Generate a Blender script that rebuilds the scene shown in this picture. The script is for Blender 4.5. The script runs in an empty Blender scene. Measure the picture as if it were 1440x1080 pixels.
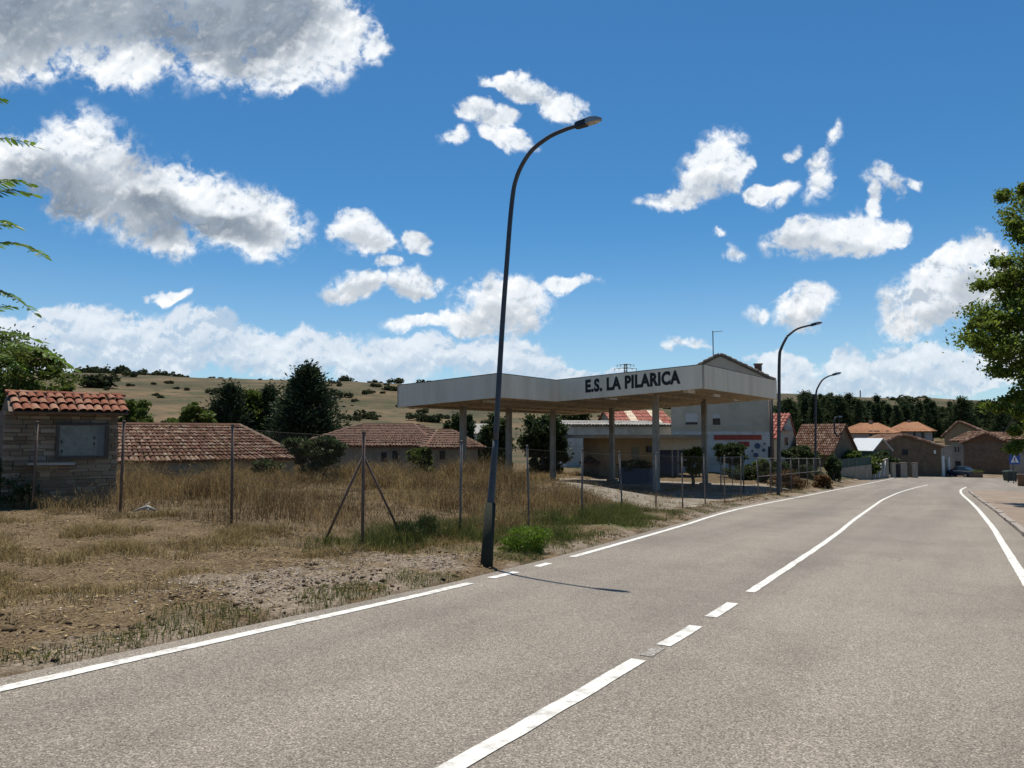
import bpy, math, random
import numpy as np
from mathutils import Vector

random.seed(7)
R = np.random.default_rng(11)
SC = bpy.context.scene
COL = SC.collection
rad = math.radians

# ------------------------------------------------------------------ survey of the place
F, PITCH, EYE = 1080.0, math.atan(72 / 1080), 1.55      # lens (px of a 1440 wide frame), tilt, eye height in m
U0, U1 = 0.502, 0.865                                   # direction of the road on the ground

def P(px, py, d):
    """surveyed point: bearing and elevation as read off the photo, at distance d (m) north of the camera"""
    a = (px - 720) / F
    b = (540 - py) / F
    y = math.cos(PITCH) - b * math.sin(PITCH)
    z = math.sin(PITCH) + b * math.cos(PITCH)
    return Vector((a * d / y, d, EYE + z * d / y))

def sn(s, n):
    return (U0 * s + U1 * n, U1 * s - U0 * n)

def sstep(a, b, x):
    t = np.clip((x - a) / (b - a), 0, 1)
    return t * t * (3 - 2 * t)

def vnoise(x, y, seed=0):
    xi = np.floor(x).astype(np.int64); yi = np.floor(y).astype(np.int64)
    fx = x - xi; fy = y - yi
    fx = fx * fx * (3 - 2 * fx); fy = fy * fy * (3 - 2 * fy)
    def h(i, j):
        n = (i * 374761393 + j * 668265263 + seed * 1442695) & 0x7fffffff
        n = ((n ^ (n >> 13)) * 1274126177) & 0x7fffffff
        return ((n ^ (n >> 16)) & 0xffff) / 65535.0
    return (h(xi, yi) * (1 - fx) + h(xi + 1, yi) * fx) * (1 - fy) + (h(xi, yi + 1) * (1 - fx) + h(xi + 1, yi + 1) * fx) * fy

def fbm(x, y, seed=0, o=4):
    v = 0; a = 0.5
    for k in range(o):
        v = v + a * vnoise(x * 2 ** k, y * 2 ** k, seed + k * 17); a *= 0.5
    return v / (1 - 0.5 ** o)

def G(x, y):
    x = np.asarray(x, float); y = np.asarray(y, float)
    s = U0 * x + U1 * y; n = U1 * x - U0 * y
    zr = np.where(s < 22, -0.044 * s, -0.968 - 0.032 * (s - 22))
    zr = np.where(s > 150, -5.06 - 0.01 * (s - 150), zr)
    zf = -0.08 - 0.012 * s
    zl = zf * (1 - sstep(30, 38, s)) + (-1.62 - 0.004 * (s - 38)) * sstep(30, 38, s)
    t = sstep(-9.0, -15.5, n)
    tf = sstep(-8.2, -11.0, n) * sstep(38, 44, s)
    t = np.maximum(t, tf)
    z = zr * (1 - t) + np.where(s > 36, np.maximum(zl, -1.9), zl) * t
    return z

def Gz(x, y):
    return float(G(x, y))

ROAD = np.array([(-40, -5.84, 1.39), (8.5, -5.8, 1.39), (12.1, -6.04, 1.39), (19, -6.72, 1.37), (25, -7.25, 1.32), (30, -7.6, 1.2),
                 (37, -7.6, 1.04), (42.4, -7.5, 0.86), (51.4, -7.45, 0.6), (60, -7.4, 0.5), (62, -7.35, 1.2), (66, -7.3, 9),
                 (75, -7.3, 26), (91, -8.0, 32), (105, -9.5, 34), (150, -12, 34), (170, -12, 34)])
def road_l(s): return np.interp(s, ROAD[:, 0], ROAD[:, 1])
def road_r(s): return np.interp(s, ROAD[:, 0], ROAD[:, 2])
def fore_in(s, n):      # distance inside the forecourt slab
    return np.minimum.reduce([s - (25 + np.maximum(0, -9.2 - n) * 0.75), 53 - s, n + 30, -8.3 - n])

# ------------------------------------------------------------------ materials
def nd(nt, t, **k):
    n = nt.nodes.new(t)
    for a, v in k.items():
        if a in n.inputs and not hasattr(n, a):
            n.inputs[a].default_value = v
        else:
            setattr(n, a, v)
    return n

def mat(name, c1, c2=None, scale=4.0, rough=0.85, bump=0.0, bscale=None, metal=0.0, island=0.0, transl=0.0, detail=6, c3=None,
        coord='Object', spec=0.35, stretch=None, contrast=(0.3, 0.7), dirt=None, dscale=0.7):
    m = bpy.data.materials.new(name); m.use_nodes = True
    nt = m.node_tree; L = nt.links
    b = nt.nodes['Principled BSDF']
    b.inputs['Roughness'].default_value = rough; b.inputs['Metallic'].default_value = metal
    b.inputs['Specular IOR Level'].default_value = spec
    c2 = c2 or c1
    col = None
    if coord == 'World':
        vec = nd(nt, 'ShaderNodeNewGeometry').outputs['Position']
    else:
        vec = nd(nt, 'ShaderNodeTexCoord').outputs['Object']
    if stretch:
        mp = nd(nt, 'ShaderNodeMapping'); mp.inputs['Scale'].default_value = stretch
        L.new(vec, mp.inputs['Vector']); vec = mp.outputs['Vector']
    if island:
        g = nd(nt, 'ShaderNodeNewGeometry')
        rp = nd(nt, 'ShaderNodeValToRGB')
        el = rp.color_ramp.elements
        el[0].color = (*c1, 1); el[1].color = (*c2, 1)
        if c3:
            e = el.new(0.5); e.color = (*c3, 1)
        L.new(g.outputs['Random Per Island'], rp.inputs['Fac']); col = rp.outputs['Color']
        if island < 1:
            nz = nd(nt, 'ShaderNodeTexNoise', Scale=scale, Detail=float(detail)); L.new(vec, nz.inputs['Vector'])
            mx = nd(nt, 'ShaderNodeMix', data_type='RGBA', blend_type='MULTIPLY'); mx.inputs[0].default_value = 1 - island
            L.new(col, mx.inputs[6]); L.new(nz.outputs['Color'], mx.inputs[7]); col = mx.outputs[2]
    else:
        nz = nd(nt, 'ShaderNodeTexNoise', Scale=scale, Detail=float(detail), Roughness=0.6); L.new(vec, nz.inputs['Vector'])
        rp = nd(nt, 'ShaderNodeValToRGB'); el = rp.color_ramp.elements
        el[0].position, el[1].position = contrast
        el[0].color = (*c1, 1); el[1].color = (*c2, 1)
        if c3:
            e = el.new(sum(contrast) / 2); e.color = (*c3, 1)
        L.new(nz.outputs['Fac'], rp.inputs['Fac']); col = rp.outputs['Color']
    if dirt:
        nz = nd(nt, 'ShaderNodeTexNoise', Scale=dscale, Detail=8.0, Roughness=0.7); L.new(vec, nz.inputs['Vector'])
        rp = nd(nt, 'ShaderNodeValToRGB'); el = rp.color_ramp.elements
        el[0].position = 0.48; el[1].position = 0.72; el[0].color = (0, 0, 0, 1); el[1].color = (1, 1, 1, 1)
        L.new(nz.outputs['Fac'], rp.inputs['Fac'])
        mx = nd(nt, 'ShaderNodeMix', data_type='RGBA'); L.new(rp.outputs['Color'], mx.inputs[0])
        L.new(col, mx.inputs[6]); mx.inputs[7].default_value = (*dirt, 1); col = mx.outputs[2]
    L.new(col, b.inputs['Base Color'])
    if bump:
        nz = nd(nt, 'ShaderNodeTexNoise', Scale=bscale or scale * 4, Detail=5.0); L.new(vec, nz.inputs['Vector'])
        bp = nd(nt, 'ShaderNodeBump', Strength=bump, Distance=0.02)
        L.new(nz.outputs['Fac'], bp.inputs['Height']); L.new(bp.outputs['Normal'], b.inputs['Normal'])
    if transl:
        tr = nd(nt, 'ShaderNodeBsdfTranslucent'); ms = nd(nt, 'ShaderNodeMixShader'); ms.inputs[0].default_value = transl
        L.new(col, tr.inputs['Color']); L.new(b.outputs['BSDF'], ms.inputs[1]); L.new(tr.outputs['BSDF'], ms.inputs[2])
        L.new(ms.outputs['Shader'], nt.nodes['Material Output'].inputs['Surface'])
    return m

def brickmat(name, c1, c2, mortar, sc=2.0, rough=0.9, bump=0.5, bw=0.5, rh=0.22, ms=0.03, distort=0.08, dirt=None):
    m = bpy.data.materials.new(name); m.use_nodes = True
    nt = m.node_tree; L = nt.links; b = nt.nodes['Principled BSDF']
    b.inputs['Roughness'].default_value = rough; b.inputs['Specular IOR Level'].default_value = 0.2
    tc = nd(nt, 'ShaderNodeTexCoord'); sep = nd(nt, 'ShaderNodeSeparateXYZ'); L.new(tc.outputs['Object'], sep.inputs[0])
    add = nd(nt, 'ShaderNodeMath', operation='ADD'); L.new(sep.outputs['X'], add.inputs[0]); L.new(sep.outputs['Y'], add.inputs[1])
    cb = nd(nt, 'ShaderNodeCombineXYZ'); L.new(add.outputs[0], cb.inputs['X']); L.new(sep.outputs['Z'], cb.inputs['Y'])
    nz = nd(nt, 'ShaderNodeTexNoise', Scale=3.0, Detail=3.0); L.new(tc.outputs['Object'], nz.inputs['Vector'])
    va = nd(nt, 'ShaderNodeVectorMath', operation='MULTIPLY_ADD')
    L.new(nz.outputs['Color'], va.inputs[0]); va.inputs[1].default_value = (distort * 2,) * 3; L.new(cb.outputs[0], va.inputs[2])
    br = nd(nt, 'ShaderNodeTexBrick', Scale=sc)
    br.inputs['Color1'].default_value = (*c1, 1); br.inputs['Color2'].default_value = (*c2, 1); br.inputs['Mortar'].default_value = (*mortar, 1)
    br.inputs['Mortar Size'].default_value = ms; br.inputs['Brick Width'].default_value = bw; br.inputs['Row Height'].default_value = rh
    L.new(va.outputs[0], br.inputs['Vector'])
    n2 = nd(nt, 'ShaderNodeTexNoise', Scale=1.3, Detail=8.0, Roughness=0.7); L.new(tc.outputs['Object'], n2.inputs['Vector'])
    rp = nd(nt, 'ShaderNodeValToRGB'); rp.color_ramp.elements[0].position = 0.3; rp.color_ramp.elements[1].position = 0.75
    rp.color_ramp.elements[0].color = (0.55, 0.55, 0.55, 1); rp.color_ramp.elements[1].color = (1, 1, 1, 1)
    if dirt: rp.color_ramp.elements[0].color = (*dirt, 1)
    L.new(n2.outputs['Fac'], rp.inputs['Fac'])
    mx = nd(nt, 'ShaderNodeMix', data_type='RGBA', blend_type='MULTIPLY'); mx.inputs[0].default_value = 1
    L.new(br.outputs['Color'], mx.inputs[6]); L.new(rp.outputs['Color'], mx.inputs[7]); L.new(mx.outputs[2], b.inputs['Base Color'])
    bp = nd(nt, 'ShaderNodeBump', Strength=bump, Distance=0.03); bp.invert = True
    L.new(br.outputs['Fac'], bp.inputs['Height']); L.new(bp.outputs['Normal'], b.inputs['Normal'])
    return m

M = {}
M['paint'] = mat('road paint', (0.74, 0.73, 0.68), (0.52, 0.50, 0.455), 16, 0.65, 0.4, 90, dirt=(0.27, 0.245, 0.215), dscale=7.0, coord='World', contrast=(0.35, 0.75), spec=0.2)
M['paint_worn'] = mat('worn paint', (0.40, 0.385, 0.35), (0.20, 0.18, 0.155), 30, 0.8, 0.3, 90, coord='World', contrast=(0.36, 0.5))
M['concrete'] = mat('concrete', (0.29, 0.255, 0.205), (0.185, 0.155, 0.118), 1.5, 0.9, 0.4, 12, dirt=(0.125, 0.09, 0.055), dscale=0.6, coord='World', spec=0.1, contrast=(.38, .62))
M['kerb'] = mat('kerbstone', (0.34, 0.30, 0.26), (0.22, 0.18, 0.15), 5, 0.9, 0.5, 20)
M['pavement'] = mat('brown paving', (0.235, 0.18, 0.135), (0.175, 0.13, 0.095), 1.6, 0.9, 0.4, 25, dirt=(0.29, 0.235, 0.175), dscale=0.6, coord='World')
M['fascia'] = mat('weathered white render', (0.80, 0.725, 0.58), (0.73, 0.655, 0.515), 0.9, 0.85, 0.1, 20, dirt=(0.62, 0.54, 0.41), dscale=0.7, spec=0.1, stretch=(1.6, 1.6, 0.2))
M['soffit'] = mat('soffit boards', (0.50, 0.405, 0.285), (0.39, 0.305, 0.205), 1.2, 0.85, stretch=(1, 6, 1), dirt=(0.19, 0.14, 0.09), spec=0.1)
M['roofdeck'] = mat('roof deck', (0.25, 0.24, 0.22), (0.2, 0.19, 0.18), 2)
M['colpaint'] = mat('column paint', (0.36, 0.34, 0.30), (0.28, 0.26, 0.225), 3, 0.75, dirt=(0.19, 0.16, 0.12), dscale=1.2, spec=0.1)
M['letter'] = mat('black lettering', (0.012, 0.012, 0.014), (0.02, 0.02, 0.02), 4, 0.5)
M['galv'] = mat('galvanised pole', (0.075, 0.08, 0.085), (0.055, 0.06, 0.062), 6, 0.55, metal=0.1, dirt=(0.10, 0.085, 0.065), dscale=2, spec=0.3)
M['sleeve'] = mat('tarred base', (0.03, 0.033, 0.027), (0.045, 0.046, 0.036), 9, 0.95, 0.3, 30, spec=0.05)
M['lamp_dark'] = mat('lamp neck', (0.03, 0.032, 0.036), None, 4, 0.45)
M['lamp_grey'] = mat('lamp housing', (0.34, 0.35, 0.35), (0.27, 0.28, 0.28), 8, 0.45, metal=0.3)
M['lens'] = mat('lamp lens', (0.52, 0.50, 0.44), (0.44, 0.42, 0.36), 12, 0.15, spec=0.6)
M['rust'] = mat('rusty post', (0.10, 0.065, 0.05), (0.17, 0.125, 0.10), 12, 0.8, 0.2)
M['postgrey'] = mat('grey post', (0.22, 0.205, 0.19), (0.15, 0.12, 0.10), 7, 0.7, metal=0.1)
M['wire'] = mat('fence wire', (0.07, 0.062, 0.052), (0.05, 0.042, 0.034), 8, 0.7)
M['stone'] = mat('kiosk stone', (0.30, 0.235, 0.165), (0.44, 0.36, 0.26), 6, 0.95, 0.6, 25, island=0.6, c3=(0.21, 0.155, 0.105), spec=0.1)
M['mortar'] = mat('mortar', (0.13, 0.10, 0.07), (0.18, 0.14, 0.10), 6, 0.95, 0.4)
M['tile'] = mat('clay tile', (0.24, 0.085, 0.05), (0.40, 0.225, 0.15), 9, 0.9, island=0.55, c3=(0.31, 0.13, 0.08), spec=0.1)
M['tile_old'] = mat('old clay tile', (0.13, 0.068, 0.046), (0.33, 0.235, 0.17), 5, 0.9, island=0.5, c3=(0.205, 0.11, 0.073), spec=0.1)
M['tile_brown'] = mat('brown flat tile', (0.15, 0.09, 0.066), (0.205, 0.13, 0.097), 3, 0.9, island=0.6, spec=0.1)
M['tile_orange'] = mat('orange tile', (0.40, 0.195, 0.105), (0.48, 0.26, 0.15), 3, 0.9, island=0.75, spec=0.1)
M['tile_red'] = mat('red tile', (0.34, 0.10, 0.075), (0.44, 0.20, 0.15), 3, 0.85, island=0.75, spec=0.1)
M['board'] = mat('faded map sheet', (0.25, 0.285, 0.25), (0.17, 0.195, 0.17), 7, 0.6, dirt=(0.10, 0.12, 0.105), dscale=9, spec=0.15)
M['darkframe'] = mat('dark frame', (0.025, 0.024, 0.024), (0.05, 0.045, 0.04), 7, 0.5)
M['plaster'] = mat('white plaster', (0.56, 0.49, 0.375), (0.49, 0.425, 0.32), 1.0, 0.9, 0.1, 15, dirt=(0.38, 0.32, 0.235), dscale=0.4, spec=0.1)
M['plaster_grey'] = mat('grey plaster', (0.30, 0.265, 0.21), (0.235, 0.205, 0.16), 0.9, 0.95, 0.2, 12, dirt=(0.165, 0.135, 0.10), spec=0.1)
M['plaster_pale'] = mat('pale plaster', (0.36, 0.32, 0.26), (0.30, 0.265, 0.21), 0.9, 0.95, 0.2, 12, dirt=(0.22, 0.19, 0.145), spec=0.15)
M['limewash'] = mat('lime wash', (0.68, 0.65, 0.58), (0.60, 0.57, 0.51), 1.2, 0.9, 0.1, 15, dirt=(0.40, 0.36, 0.29), dscale=.6, spec=0.1)
M['ochre'] = mat('ochre render', (0.33, 0.24, 0.135), (0.27, 0.195, 0.11), 1.2, 0.9, 0.1, 15, dirt=(0.20, 0.145, 0.085), spec=0.15)
M['pink'] = mat('pink render', (0.50, 0.39, 0.34), (0.44, 0.345, 0.30), 1, 0.9, spec=0.1)
M['greyroof'] = mat('fibre cement roof', (0.34, 0.325, 0.295), (0.26, 0.245, 0.22), 1.2, 0.85, dirt=(0.18, 0.165, 0.14), stretch=(4, 1, 1))
M['whitesheet'] = mat('white sheet roof', (0.50, 0.53, 0.55), (0.43, 0.46, 0.48), 2, 0.6, spec=0.2)
M['barnstone'] = brickmat('barn stone', (0.19, 0.135, 0.085), (0.25, 0.185, 0.125), (0.15, 0.11, 0.075), 1.6)
M['adobe'] = brickmat('brick gable', (0.25, 0.125, 0.06), (0.31, 0.17, 0.09), (0.21, 0.13, 0.08), 3.0)
M['adobe_low'] = brickmat('masonry wall', (0.235, 0.165, 0.105), (0.30, 0.215, 0.145), (0.20, 0.145, 0.10), 1.8)
M['glass'] = mat('dark window glass', (0.02, 0.024, 0.03), (0.035, 0.04, 0.045), 3, 0.12, spec=0.6)
M['shutter'] = mat('roller shutter', (0.60, 0.585, 0.54), (0.52, 0.50, 0.46), 1, 0.7, stretch=(1, 1, 14))
M['dark'] = mat('dark interior', (0.018, 0.018, 0.022), (0.03, 0.03, 0.035), 3, 0.8)
M['door'] = mat('green grey door', (0.17, 0.165, 0.12), (0.13, 0.125, 0.09), 4, 0.6)
M['redsign'] = mat('red tiled sign', (0.50, 0.085, 0.045), (0.36, 0.06, 0.04), 9, 0.6, dirt=(0.10, 0.03, 0.03), dscale=5)
M['blue'] = mat('blue plates', (0.06, 0.08, 0.14), (0.10, 0.13, 0.20), 12, 0.5)
M['brickred'] = mat('chimney brick', (0.14, 0.075, 0.055), (0.19, 0.11, 0.085), 9, 0.9)
M['bark'] = mat('bark', (0.10, 0.075, 0.055), (0.17, 0.135, 0.10), 9, 0.95, 0.7, 30, stretch=(1, 1, 0.25))
M['wood'] = mat('weathered wood', (0.11, 0.08, 0.06), (0.17, 0.13, 0.10), 7, 0.9, 0.3, stretch=(1, 1, 0.2))
M['leaf_elm'] = mat('elm leaves', (0.075, 0.12, 0.018), (0.20, 0.255, 0.042), 2, 0.55, island=1, transl=0.58, c3=(0.125, 0.17, 0.027), spec=0.2)
M['leaf_bright'] = mat('bright leaves', (0.09, 0.16, 0.015), (0.19, 0.26, 0.03), 2, 0.5, island=1, transl=0.5, c3=(0.12, 0.2, 0.02))
M['leaf_frond'] = mat('frond leaves', (0.06, 0.13, 0.016), (0.17, 0.27, 0.035), 2, 0.45, island=1, transl=0.5, spec=0.3)
M['leaf_mid'] = mat('mid leaves', (0.065, 0.10, 0.018), (0.135, 0.175, 0.035), 2, 0.6, island=1, transl=0.4, spec=0.2)
M['leaf_dark'] = mat('dark leaves', (0.028, 0.046, 0.015), (0.07, 0.095, 0.03), 2, 0.65, island=1, transl=0.3, spec=0.2)
M['leaf_pine'] = mat('pine needles', (0.028, 0.046, 0.019), (0.075, 0.10, 0.04), 2, 0.75, island=1, transl=0.25, spec=0.1)
M['leaf_cedar'] = mat('cedar needles', (0.022, 0.038, 0.020), (0.062, 0.088, 0.040), 2, 0.7, island=1, transl=0.2, spec=0.15)
M['leaf_hill'] = mat('hill shrubs', (0.035, 0.044, 0.02), (0.075, 0.085, 0.036), 2, 0.85, island=1, transl=0.15, spec=0.1)
M['leaf_rust'] = mat('withered leaves', (0.10, 0.05, 0.025), (0.22, 0.14, 0.065), 2, 0.85, island=1, transl=0.25, spec=0.1)
M['straw'] = mat('dry grass', (0.14, 0.092, 0.038), (0.50, 0.37, 0.18), 2, 0.8, island=1, transl=0.42, c3=(0.25, 0.17, 0.072), spec=0.12)
M['straw_short'] = mat('short dry grass', (0.13, 0.09, 0.038), (0.43, 0.33, 0.155), 2, 0.8, island=1, transl=0.3, c3=(0.23, 0.17, 0.072), spec=0.12)
M['weed_brown'] = mat('dry brown weeds', (0.05, 0.034, 0.016), (0.20, 0.125, 0.055), 2, 0.8, island=1, transl=0.35, c3=(0.105, 0.068, 0.03), spec=0.1)
M['litter'] = mat('dead plant litter', (0.07, 0.046, 0.024), (0.38, 0.285, 0.15), 2, 0.9, island=1, c3=(0.17, 0.118, 0.06), spec=0.1)
M['verge'] = mat('weathered roof', (0.20, 0.165, 0.13), (0.14, 0.115, 0.09), 3, 0.9, island=0.7, spec=0.1)
M['greengrass'] = mat('green grass', (0.06, 0.075, 0.02), (0.16, 0.17, 0.05), 2, 0.7, island=1, transl=0.4, c3=(0.10, 0.115, 0.03), spec=0.15)
M['pebble'] = mat('pebbles', (0.22, 0.17, 0.13), (0.60, 0.53, 0.44), 2, 0.9, island=1, c3=(0.38, 0.31, 0.245), spec=0.1)
M['clod'] = mat('earth clods', (0.055, 0.037, 0.024), (0.12, 0.085, 0.055), 2, 0.95, island=1, spec=0.1)
M['carblue'] = mat('blue car paint', (0.02, 0.035, 0.075), (0.016, 0.03, 0.065), 3, 0.3, metal=0.2, spec=0.6)
M['tyre'] = mat('tyre', (0.015, 0.015, 0.015), None, 4, 0.9)
M['rim'] = mat('rim', (0.4, 0.4, 0.41), None, 4, 0.35, metal=0.8)
M['chrome'] = mat('headlight glass', (0.7, 0.72, 0.74), None, 4, 0.15, metal=0.3)
M['signblue'] = mat('sign blue', (0.02, 0.075, 0.30), (0.025, 0.085, 0.32), 3, 0.4)
M['signwhite'] = mat('sign white', (0.8, 0.8, 0.8), None, 3, 0.4)
M['bin'] = mat('dark bin', (0.018, 0.03, 0.02), (0.03, 0.045, 0.03), 4, 0.5)
M['greenmesh'] = mat('green mesh screen', (0.025, 0.05, 0.035), (0.04, 0.07, 0.05), 5, 0.8)
M['railwhite'] = mat('white rail', (0.72, 0.72, 0.70), (0.6, 0.6, 0.58), 6, 0.5)
M['bluegrey'] = mat('blue grey panel', (0.07, 0.085, 0.12), (0.10, 0.115, 0.15), 3, 0.7)
M['deadwood'] = mat('bleached wood', (0.46, 0.41, 0.34), (0.34, 0.29, 0.23), 9, 0.9, 0.4)

# ------------------------------------------------------------------ mesh helpers
class MB:
    def __init__(s): s.v = []; s.f = []
    def add(s, vs, fs):
        o = len(s.v); s.v += [tuple(p) for p in vs]; s.f += [tuple(i + o for i in q) for q in fs]; return s
    def box(s, x0, x1, y0, y1, z0, z1, jit=0):
        j = (lambda: random.uniform(-jit, jit)) if jit else (lambda: 0)
        vs = [(x + j(), y + j(), z + j()) for z in (z0, z1) for x, y in ((x0, y0), (x1, y0), (x1, y1), (x0, y1))]
        return s.add(vs, [(3, 2, 1, 0), (4, 5, 6, 7), (0, 1, 5, 4), (1, 2, 6, 5), (2, 3, 7, 6), (3, 0, 4, 7)])
    def hexa(s, b, t):
        return s.add(list(b) + list(t), [(3, 2, 1, 0), (4, 5, 6, 7), (0, 1, 5, 4), (1, 2, 6, 5), (2, 3, 7, 6), (3, 0, 4, 7)])
    def prism(s, poly, vec):
        n = len(poly); v = Vector(vec)
        vs = [Vector(p) for p in poly] + [Vector(p) + v for p in poly]
        fs = [tuple(range(n - 1, -1, -1)), tuple(range(n, 2 * n))] + [(i, (i + 1) % n, n + (i + 1) % n, n + i) for i in range(n)]
        return s.add(vs, fs)
    def tube(s, pts, rr, k=8, cap=True):
        pts = [Vector(p) for p in pts]
        if not hasattr(rr, '__len__'): rr = [rr] * len(pts)
        o = len(s.v); up = Vector((0.31, 0.17, 0.93))
        for i, p in enumerate(pts):
            t = (pts[min(i + 1, len(pts) - 1)] - pts[max(i - 1, 0)]).normalized()
            a = t.cross(up)
            if a.length < 0.05: a = t.cross(Vector((1, 0, 0)))
            a.normalize(); b = t.cross(a)
            for j in range(k):
                q = 2 * math.pi * j / k
                s.v.append(tuple(p + (a * math.cos(q) + b * math.sin(q)) * rr[i]))
        for i in range(len(pts) - 1):
            for j in range(k):
                s.f.append((o + i * k + j, o + i * k + (j + 1) % k, o + (i + 1) * k + (j + 1) % k, o + (i + 1) * k + j))
        if cap:
            s.f.append(tuple(o + j for j in range(k - 1, -1, -1))); e = o + (len(pts) - 1) * k
            s.f.append(tuple(e + j for j in range(k)))
        return s
    def cyl(s, c, axis, r, h, k=16):
        c = Vector(c); a = Vector(axis).normalized()
        return s.tube([c - a * h / 2, c + a * h / 2], r, k)
    def build(s, name, m, parent=None, off=None, smooth=False):
        me = bpy.data.meshes.new(name)
        v = s.v
        if off is not None: v = [(a - off[0], b - off[1], c - off[2]) for a, b, c in v]
        me.from_pydata(v, [], s.f)
        return link(name, me, m, parent, smooth)

def link(name, me, m, parent=None, smooth=False):
    if m is not None: me.materials.append(m)
    if smooth: me.polygons.foreach_set('use_smooth', [True] * len(me.polygons))
    me.update()
    o = bpy.data.objects.new(name, me); COL.objects.link(o)
    if parent: o.parent = parent
    return o

def mesh_np(name, V, Fc, m, parent=None, smooth=False):
    V = np.asarray(V, np.float32).reshape(-1, 3); Fc = np.asarray(Fc, np.int32)
    me = bpy.data.meshes.new(name)
    me.vertices.add(len(V)); me.vertices.foreach_set('co', V.ravel())
    n, k = Fc.shape
    me.loops.add(n * k); me.loops.foreach_set('vertex_index', Fc.ravel())
    me.polygons.add(n); me.polygons.foreach_set('loop_start', np.arange(0, n * k, k, dtype=np.int32))
    me.polygons.foreach_set('loop_total', np.full(n, k, np.int32))
    me.update(calc_edges=True)
    return link(name, me, m, parent, smooth)

def tag(o, label=None, cat=None, group=None, kind=None):
    if label: o['label'] = label
    if cat: o['category'] = cat
    if group: o['group'] = group
    if kind: o['kind'] = kind
    return o

def empty(name, loc, rz=0.0):
    o = bpy.data.objects.new(name, None); COL.objects.link(o)
    o.location = loc; o.rotation_euler = (0, 0, rz); o.empty_display_size = 0.3
    return o

def copy_tree(o, parent=None):
    c = o.copy(); COL.objects.link(c)
    c.parent = parent
    for ch in [q for q in COL.objects if q.parent == o]: copy_tree(ch, c)
    return c

def tiles(mb, c00, c10, c11, c01, nc, nr, r=None, jit=0.012, lift=0.02, seg=4):
    """barrel tiles laid over a sloping quad; c00-c10 is the eave, c01-c11 the ridge"""
    c00, c10, c11, c01 = map(Vector, (c00, c10, c11, c01))
    nrm = (c10 - c00).cross(c01 - c00).normalized()
    W = (c10 - c00).length; rr = r or W / nc * 0.5
    for i in range(nc):
        for j in range(nr):
            u = (i + 0.5) / nc
            v0 = j / nr; v1 = min(1.0, (j + 1.22) / nr)
            if j == 0: v0 -= 0.03 + random.uniform(0, 0.02)
            dj = random.gauss(0, jit) / W * 1.5; dk = random.gauss(0, jit) / W * 1.5
            def at(uu, vv):
                return (c00.lerp(c10, uu)).lerp(c01.lerp(c11, uu), vv)
            a = at(u + dj, v0); b = at(u + dk, v1)
            w = (at(u + 0.01, v0) - at(u - 0.01, v0)).normalized()
            ra, rb = rr * 1.05, rr * 0.8
            la = lift + 0.014 + abs(random.gauss(0, jit)); lb = lift - 0.008
            o = len(mb.v)
            for (p, r_, l) in ((a, ra, la), (b, rb, lb)):
                for q in range(seg + 1):
                    t = math.pi * q / seg
                    mb.v.append(tuple(p + w * (-math.cos(t) * r_) + nrm * (math.sin(t) * r_ * 0.8 + l)))
            for q in range(seg):
                mb.f.append((o + q, o + q + 1, o + seg + 2 + q, o + seg + 1 + q))
    return mb

def slab(mb, c00, c10, c11, c01, th):
    c = [Vector(q) for q in (c00, c10, c11, c01)]
    n = (c[1] - c[0]).cross(c[3] - c[0]).normalized()
    return mb.hexa([q - n * th for q in c], c)

# ------------------------------------------------------------------ foliage
def leaf_quads(C, size, rng, flat=0.35, asp=0.55, dirs=None):
    n = len(C)
    a = rng.normal(size=(n, 3)) if dirs is None else dirs + rng.normal(size=(n, 3)) * 0.35
    a[:, 2] -= 0.25 if dirs is None else 0
    a /= np.linalg.norm(a, axis=1, keepdims=True) + 1e-9
    nn = rng.normal(size=(n, 3)); nn[:, 2] += flat
    b = np.cross(nn, a); b /= np.linalg.norm(b, axis=1, keepdims=True) + 1e-9
    sz = (size * rng.uniform(0.6, 1.3, n))[:, None]
    v = np.stack([C - a * sz * 0.5, C + b * sz * 0.5 * asp + a * sz * 0.05, C + a * sz * 0.5, C - b * sz * 0.5 * asp + a * sz * 0.05], 1)
    return v.reshape(-1, 3), np.arange(n * 4).reshape(n, 4)

def crown_pts(n, blobs, rng, nclump=60, cr=0.22, shell=0.55):
    """leaf positions in clumps through the volume of several ellipsoids; gaps stay between the clumps"""
    vol = np.array([b[3] * b[4] * b[5] for b in blobs]) ** 0.8; vol /= vol.sum()
    out = []
    for b, w in zip(blobs, vol):
        k = max(3, int(nclump * w)); m = max(8, int(n * w / k))
        d = rng.normal(size=(k, 3)); d /= np.linalg.norm(d, axis=1, keepdims=True)
        rr = shell + (1 - shell) * rng.random(k) ** 0.6
        c = d * rr[:, None]
        for q in c:
            sc = cr * rng.uniform(0.6, 1.4)
            p = q + rng.normal(size=(m, 3)) * np.array([sc, sc, sc * 0.7]) * 0.6
            out.append(p * np.array(b[3:6]) + np.array(b[:3]))
    return np.concatenate(out)

def limbs(mb, base, top, r0, blobs, rng, nl=9):
    base = Vector(base); top = Vector(top)
    pts = [base.lerp(top, t) + Vector((rng.normal() * 0.04, rng.normal() * 0.04, 0)) * (t > 0) for t in np.linspace(0, 1, 6)]
    mb.tube(pts, [r0 * (1.25 - 0.9 * t) for t in np.linspace(0, 1, 6)], 8)
    for k in range(nl):
        b = blobs[k % len(blobs)]
        st = base.lerp(top, rng.uniform(0.45, 0.98))
        d = rng.normal(size=3); d /= np.linalg.norm(d)
        e = Vector([b[i] + d[i] * b[3 + i] * 0.75 for i in range(3)])
        mid = st.lerp(e, 0.5) + Vector((0, 0, 0.15 * (e - st).length))
        mb.tube([st, mid, e], [r0 * 0.4, r0 * 0.25, r0 * 0.06], 5)

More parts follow.
